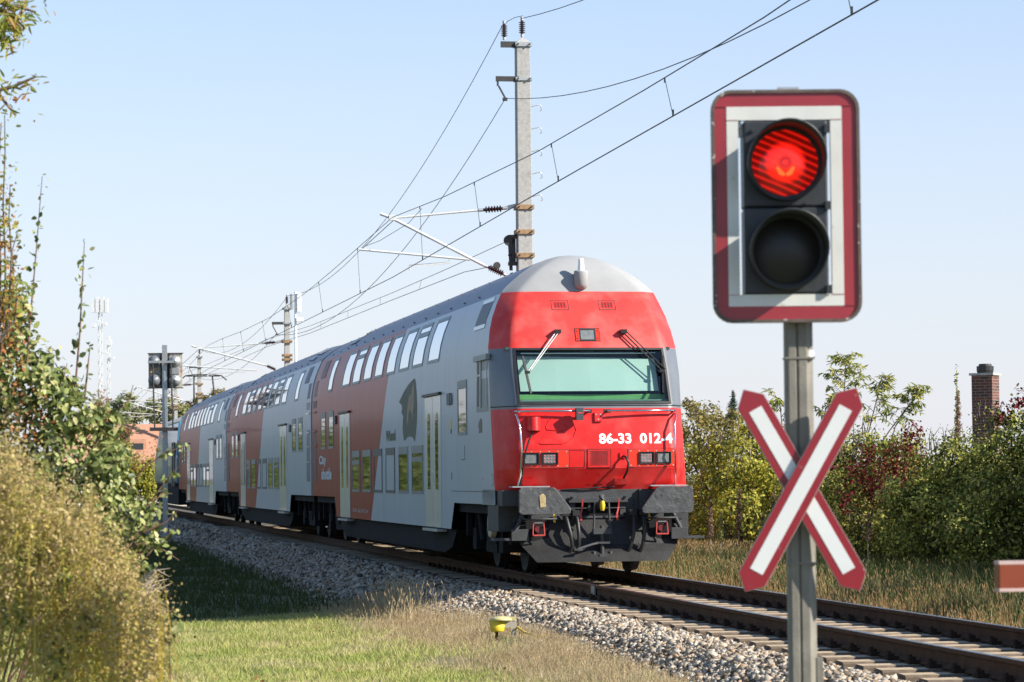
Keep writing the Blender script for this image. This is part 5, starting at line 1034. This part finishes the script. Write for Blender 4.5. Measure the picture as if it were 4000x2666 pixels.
# tree-of-heaven saplings
AI = pleaf('pinnate_leaf',[(.14,.19,.04),(.22,.27,.06),(.33,.36,.08),(.46,.43,.11),(.56,.49,.16)],.4,.45)
ais = [([(3262,1900),(3285,1650),(3300,1500),(3305,1395)],'tallest slender sapling with drooping long leaves right of the post',26,.2),([(3340,1880),(3395,1680),(3425,1560),(3440,1490)],'second sapling with pale yellow long leaves over the hedge',16,.15),([(3380,1840),(3470,1690),(3545,1590),(3600,1520)],'sapling leaning right with pale long leaves over red vine',22,.18),([(3060,1850),(3058,1700),(3050,1610),(3042,1560)],'short sapling peeping out left of the signal post',9,.12),([(3230,1800),(3225,1650),(3222,1570)],'small sapling close beside the post on its right',8,.12)]
for pts,lab,n,rr in ais:
    Za = 54.5; P_ = [at(x,y,Za) for x,y in pts]; base = Vector((P_[0].x-.1,Za,0)); base.z = gzw(base.x,base.y); lp=[]; st=[([base]+P_,.02)]
    PA = np.array([tuple(p) for p in P_])
    for k in range(n):
        u = .42+.58*(k/n)**.8; i = min(int(u*(len(PA)-1)),len(PA)-2); f = u*(len(PA)-1)-i; p0 = Vector(PA[i]*(1-f)+PA[i+1]*f); a = random.uniform(0,2*PI); ln = random.uniform(.28,.5)*(1.15-.5*u)
        tip = p0+Vector((math.cos(a)*ln,math.sin(a)*ln*.6,random.uniform(-.02,.22))); md = p0.lerp(tip,.55)+Vector((0,0,.07)); st.append(([p0,md,tip],.006))
        q = np.array([tuple(p0.lerp(md,h) if j<4 else md.lerp(tip,h)) for j,h in enumerate((.35,.55,.75,.95,.2,.4,.6,.8,.95,1.0))]); q = np.repeat(q,2,0)+RNG.normal(0,.01,(20,3))
        lp.append(leaf_arrays(q,.135*RNG.uniform(.6,1.2,20),np.tile([0,-.3,.8],(20,1)),'lance',up=np.array([math.cos(a)*.5,0,-.7])))
    plant('sapling',lab,'sapling',base,lp,AI,st,TWIG,'tree-of-heaven saplings in the hedge')
# tall thin seed spikes
DK = pleaf('brown_dock_seed',[(.12,.07,.045),(.20,.125,.085),(.28,.18,.12)],.1,.8); YS = pleaf('yellow_weed_spike',[(.24,.24,.06),(.34,.32,.09),(.16,.19,.05)],.3,.7)
for x,yt,yb_,w_,Zs,mt,lab in ((2886,1915,2060,16,58,DK,'tallest brown dock spike between the buffer and the cross'),(2776,1950,2090,14,57,DK,'brown dock spike nearest the right buffer of the train'),(3024,1935,2060,11,57,DK,'thin brown dock spike touching the left arm of the cross'),(2815,2000,2110,12,56,YS,'yellowish weed plume between the two brown dock spikes'),(3268,1970,2080,12,50,YS,'yellow-green weed spike right behind the cross'),(3390,2010,2110,13,48,DK,'brown seed spike in the shade right of the cross'),(3738,1450,1760,8,51,MX,'thin leafy shoot standing tall against sky left of chimney'),(3742,1540,1720,17,50.5,DK,'reddish seed stalk at the foot of the thin tall shoot')):
    bl = px_blobs([(x+RNG.uniform(-3,3),y,w_*(.45+.55*f),(yb_-yt)*.09) for f,y in [(k/11,yt+(yb_-yt)*k/11) for k in range(12)]],Zs,.03); bs_ = at(x,yb_,Zs); bs_ = Vector((bs_.x,Zs,0)); bs_.z = gzw(bs_.x,Zs)
    plant('seed_spike',lab,'weed',bs_,cloud(bl,.028 if mt is not MX else .04,.9 if mt is not MX else .6,.4,6),mt,[([bs_,at(x,yb_,Zs),at(x,yt,Zs)],.012)],DRY,'tall weeds along the hedge')

# the thicket behind and beneath the front bushes, which keeps the sun off the verge
th_ = []
for s_ in np.arange(-15,31,1.3):
    q = tr(s_,-9.4+RNG.uniform(-.4,.4),0); px_ = 2000+FPX*q.x/q.y; h = 2.0 if px_ < 4250 else 3.3
    for f in (.25,.7): th_.append((tuple(q+Vector((0,0,-.35+h*f))),1.15,h*.33))
    q = tr(s_,-8.3+RNG.uniform(-.3,.3),0); th_.append((tuple(q+Vector((0,0,.1))),.85,.55))
V,F_ = merge(cloud(th_,.085,.95,.35,16,.5)); tag(np_mesh('thicket',V,F_,HG,None,tuple(tr(5,-9,-.35))),'dense thicket of undergrowth filling the hedge behind its front bushes','undergrowth',kind='stuff')
# --- distant trees and bushes on the left
FT = pleaf('hazed_tree_leaf',[(.12,.15,.065),(.18,.20,.085),(.26,.26,.11),(.32,.28,.13)],.25,.7)  # leaf colours lightened to stand for distance haze
RB = pleaf('rusty_bush_leaf',[(.16,.08,.035),(.24,.12,.05),(.12,.10,.04)],.25,.7)
for lab,Z,bl,lf,mt,nm in (('olive far tree behind the radio masts, at the bush edge',260,[(330,1640,45),(380,1610,42),(300,1700,60),(400,1690,60)],.26,FT,'tree'),('olive far tree left of the light signal',265,[(450,1600,42),(500,1570,40),(480,1660,60),(540,1620,40)],.26,FT,'tree'),('olive far tree right behind the light signal',262,[(600,1600,45),(660,1590,45),(640,1660,60),(700,1620,50)],.26,FT,'tree'),('pale brown far tree behind the coach roof, right of the pantograph',270,[(790,1575,40),(850,1545,35),(740,1600,40),(880,1560,30),(820,1600,40)],.26,BR,'tree'),
    ('yellow-green round bush left of the locomotive',150,[(520,1840,70),(580,1860,65),(470,1880,70),(560,1920,70),(600,1900,50)],.15,YG,'bush'),('green bush between the big shrub and the yellow-green bush',158,[(420,1800,70),(440,1880,70),(470,1760,50),(400,1900,60)],.15,MX,'bush'),('rust-coloured bush below the radio masts',170,[(420,1690,45),(450,1730,50),(400,1740,50),(480,1700,35)],.16,RB,'bush')):
    hedge(lab,Z,bl,lf,mt,2.0,name=nm,group='far trees and bushes beyond the bend',cat=nm)

# --- grass
def blades(s, t, h, w_, lean=.35, head=None):
    n = len(s); b = P3(s,t,gz(s,t)-.02); a = RNG.uniform(0,2*PI,n); sd = np.stack([np.cos(a),np.sin(a)*.5,np.zeros(n)],-1); sd = unit(sd)*np.asarray(w_).reshape(-1,1)*.5
    la = RNG.uniform(0,2*PI,n); ld = np.stack([np.cos(la),np.sin(la),np.zeros(n)],-1)*(h*lean*RNG.uniform(.2,1.3,n))[:,None]; up = np.stack([np.zeros(n),np.zeros(n),h],-1)
    md = b+up*.6+ld*.3; tp = b+up+ld; V = np.stack([b-sd,b+sd,md+sd*.8,md-sd*.8,tp+sd*.2,tp-sd*.2],1).reshape(-1,3); Fb = (np.arange(n)[:,None,None]*6+np.array([(0,1,2,3),(3,2,4,5)])[None]).reshape(-1,4)
    if head is None: return V,Fb
    hl,hw = head; dr = unit(tp-md); ws = unit(sd)*hw*.5; hv = np.stack([tp-dr*hl*.2,tp+dr*hl*.3+ws,tp+dr*hl,tp+dr*hl*.3-ws],1).reshape(-1,3); ws2 = unit(np.cross(dr,ws))*hw*.5
    hv2 = np.stack([tp-dr*hl*.2,tp+dr*hl*.3+ws2,tp+dr*hl,tp+dr*hl*.3-ws2],1).reshape(-1,3); Fh = np.arange(4*n).reshape(n,4)
    return merge([(V,Fb),(hv,Fh),(hv2,Fh)])
def field(n, s0, s1, t0, t1): return RNG.uniform(s0,s1,n), RNG.uniform(t0,t1,n)
def noise2(s, t, k=1.0): return .5+.25*np.sin(s*1.7*k+np.sin(t*1.3*k)*2)+.25*np.sin(t*2.3*k+np.sin(s*.9*k)*2.2)
LG_ = pleaf('lawn_blade',[(.20,.27,.06),(.30,.36,.09),(.40,.43,.13),(.50,.47,.18),(.58,.50,.26),(.62,.53,.33)],.35,.5,nscale=.9)
DG_ = pleaf('dry_grass_blade',[(.30,.22,.12),(.44,.33,.19),(.55,.43,.26),(.62,.51,.33),(.34,.31,.14)],.35,.65,nscale=.8)
GG_ = pleaf('golden_grass_blade',[(.20,.12,.06),(.38,.25,.12),(.50,.35,.17),(.60,.45,.24),(.28,.21,.10)],.35,.65,nscale=.5)
SG_ = pleaf('shade_dark_blade',[(.03,.05,.016),(.05,.075,.024),(.075,.10,.032),(.11,.125,.045),(.22,.19,.09)],.3,.6,nscale=.6)  # dark green blades, with shade of train and hedge put into the colour
s,t = field(150000,-17,4,2.5,9); h = .05+.10*RNG.random(len(s))*noise2(s,t,.8)+.04*(RNG.random(len(s))<.06); k = RNG.random(len(s)) < np.clip((t-2.6)/1.5,.08,1); s,t,h = s[k],t[k],h[k]
V,F_ = blades(s,t,h,.010,.6); tag(np_mesh('lawn',V,F_,LG_,None,tuple(tr(-3,5,-.7))),'mown green and straw-coloured grass in the sun at the bottom of the picture','grass',kind='stuff')
s,t = field(30000,4,60,2.8,9); V,F_ = blades(s,t,.07+.12*RNG.random(len(s)),.016,.6); tag(np_mesh('shaded_grass',V,F_,SG_,None,tuple(tr(20,5,-.7))),'grass in the shadow of the train, shade put into its dark colour','grass',kind='stuff')
s,t = field(60000,-20,6,2.05,4.4); pr = np.exp(-((t-2.75)/.62)**2)*(.45+.8*noise2(s,t,1.3)); k = (RNG.random(len(s)) < pr)*(t > 2.05+.03*np.clip(-s-4,0,12)); s,t = s[k],t[k]
h = (.06+.12*RNG.random(len(s)))*(.5+.7*noise2(s,t,.9)); k = np.hypot((s+7.4)/.7,(t-2.6)/.22) > 1; s,t,h = s[k],t[k],h[k]; V,F_ = blades(s,t,h,.007,.5,(.035,.007)); tag(np_mesh('dry_grass',V,F_,DG_,None,tuple(tr(-4,2.7,-.6))),'tan dry grass fringing the foot of the ballast','grass',kind='stuff')
s = np.concatenate([RNG.normal(2.2,.8,220),RNG.normal(.6,1.6,160)]); t = np.concatenate([RNG.normal(2.6,.14,220),RNG.normal(2.8,.25,160)]); V,F_ = blades(s,t,RNG.uniform(.15,.46,len(s)),.006,.3,(.07,.014)); tag(np_mesh('foxtail_tuft',V,F_,DG_,None,tuple(tr(2.2,2.6,-.55))),'tall tuft of dry foxtail grass at the edge of the train shadow','grass',kind='stuff')
s,t = field(62000,-22,34,-6.2,-1.75); k = RNG.random(len(s)) < np.where(s>13,1,np.clip(1.2-.5*(-t-1.9),.06,1))*np.clip((-t-1.7)/.5,.1,1); s,t = s[k],t[k]
h = np.clip((.10+.30*RNG.random(len(s)))*np.clip((-t-1.5)/1.2,.35,1.15),.06,.6); V,F_ = blades(s,t,h,.009,.3,(.055,.014)); tag(np_mesh('golden_grass',V,F_,GG_,None,tuple(tr(4,-3.5,-.4))),'golden seeding grass on the far side of the track','grass',kind='stuff')
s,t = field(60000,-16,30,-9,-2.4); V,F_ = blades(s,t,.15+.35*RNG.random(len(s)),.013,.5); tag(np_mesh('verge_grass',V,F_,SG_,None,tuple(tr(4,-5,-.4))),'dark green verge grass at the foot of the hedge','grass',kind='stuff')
# a few dead leaves on the lawn
s,t = field(60,-14,0,3.2,7.5); q = P3(s,t,gz(s,t)+.06); V,F_ = leaf_arrays(q,.06,np.tile([0,0,1.],(60,1))); tag(np_mesh('fallen_leaves',V,F_,pleaf('dead_leaf',[(.16,.07,.03),(.26,.13,.06)],.1,.8),None,tuple(tr(-5,5,-.6))),'scattered brown fallen leaves lying on the lawn','leaves',kind='stuff')
bpy.context.view_layer.update()
# the wood along the left of the line, outside the frame: what the shaded flank of the train mirrors
wl = []
for k in range(82):
    s_ = -16+k*2.6+RNG.uniform(-1,1); t_ = 12.2+RNG.uniform(0,2.2); c = tr(s_,t_,0); h = RNG.uniform(3.9,5.6)
    wl += [(tuple(c+Vector((RNG.uniform(-.6,.6),RNG.uniform(-.6,.6),h*f-.7))),h*.33,h*.24) for f in (.22,.5,.78)]
V,F_ = merge(cloud(wl,.26,.34,.3,14,.5)); tag(np_mesh('wood',V,F_,leaf_mat('wood_leaf',[(.05,.08,.022),(.085,.12,.035),(.13,.155,.045),(.17,.17,.055)],.3,.6),None,tuple(tr(150,20,-.7))),'far-off wood beside the line, mirrored in the coach windows','wood',kind='stuff')
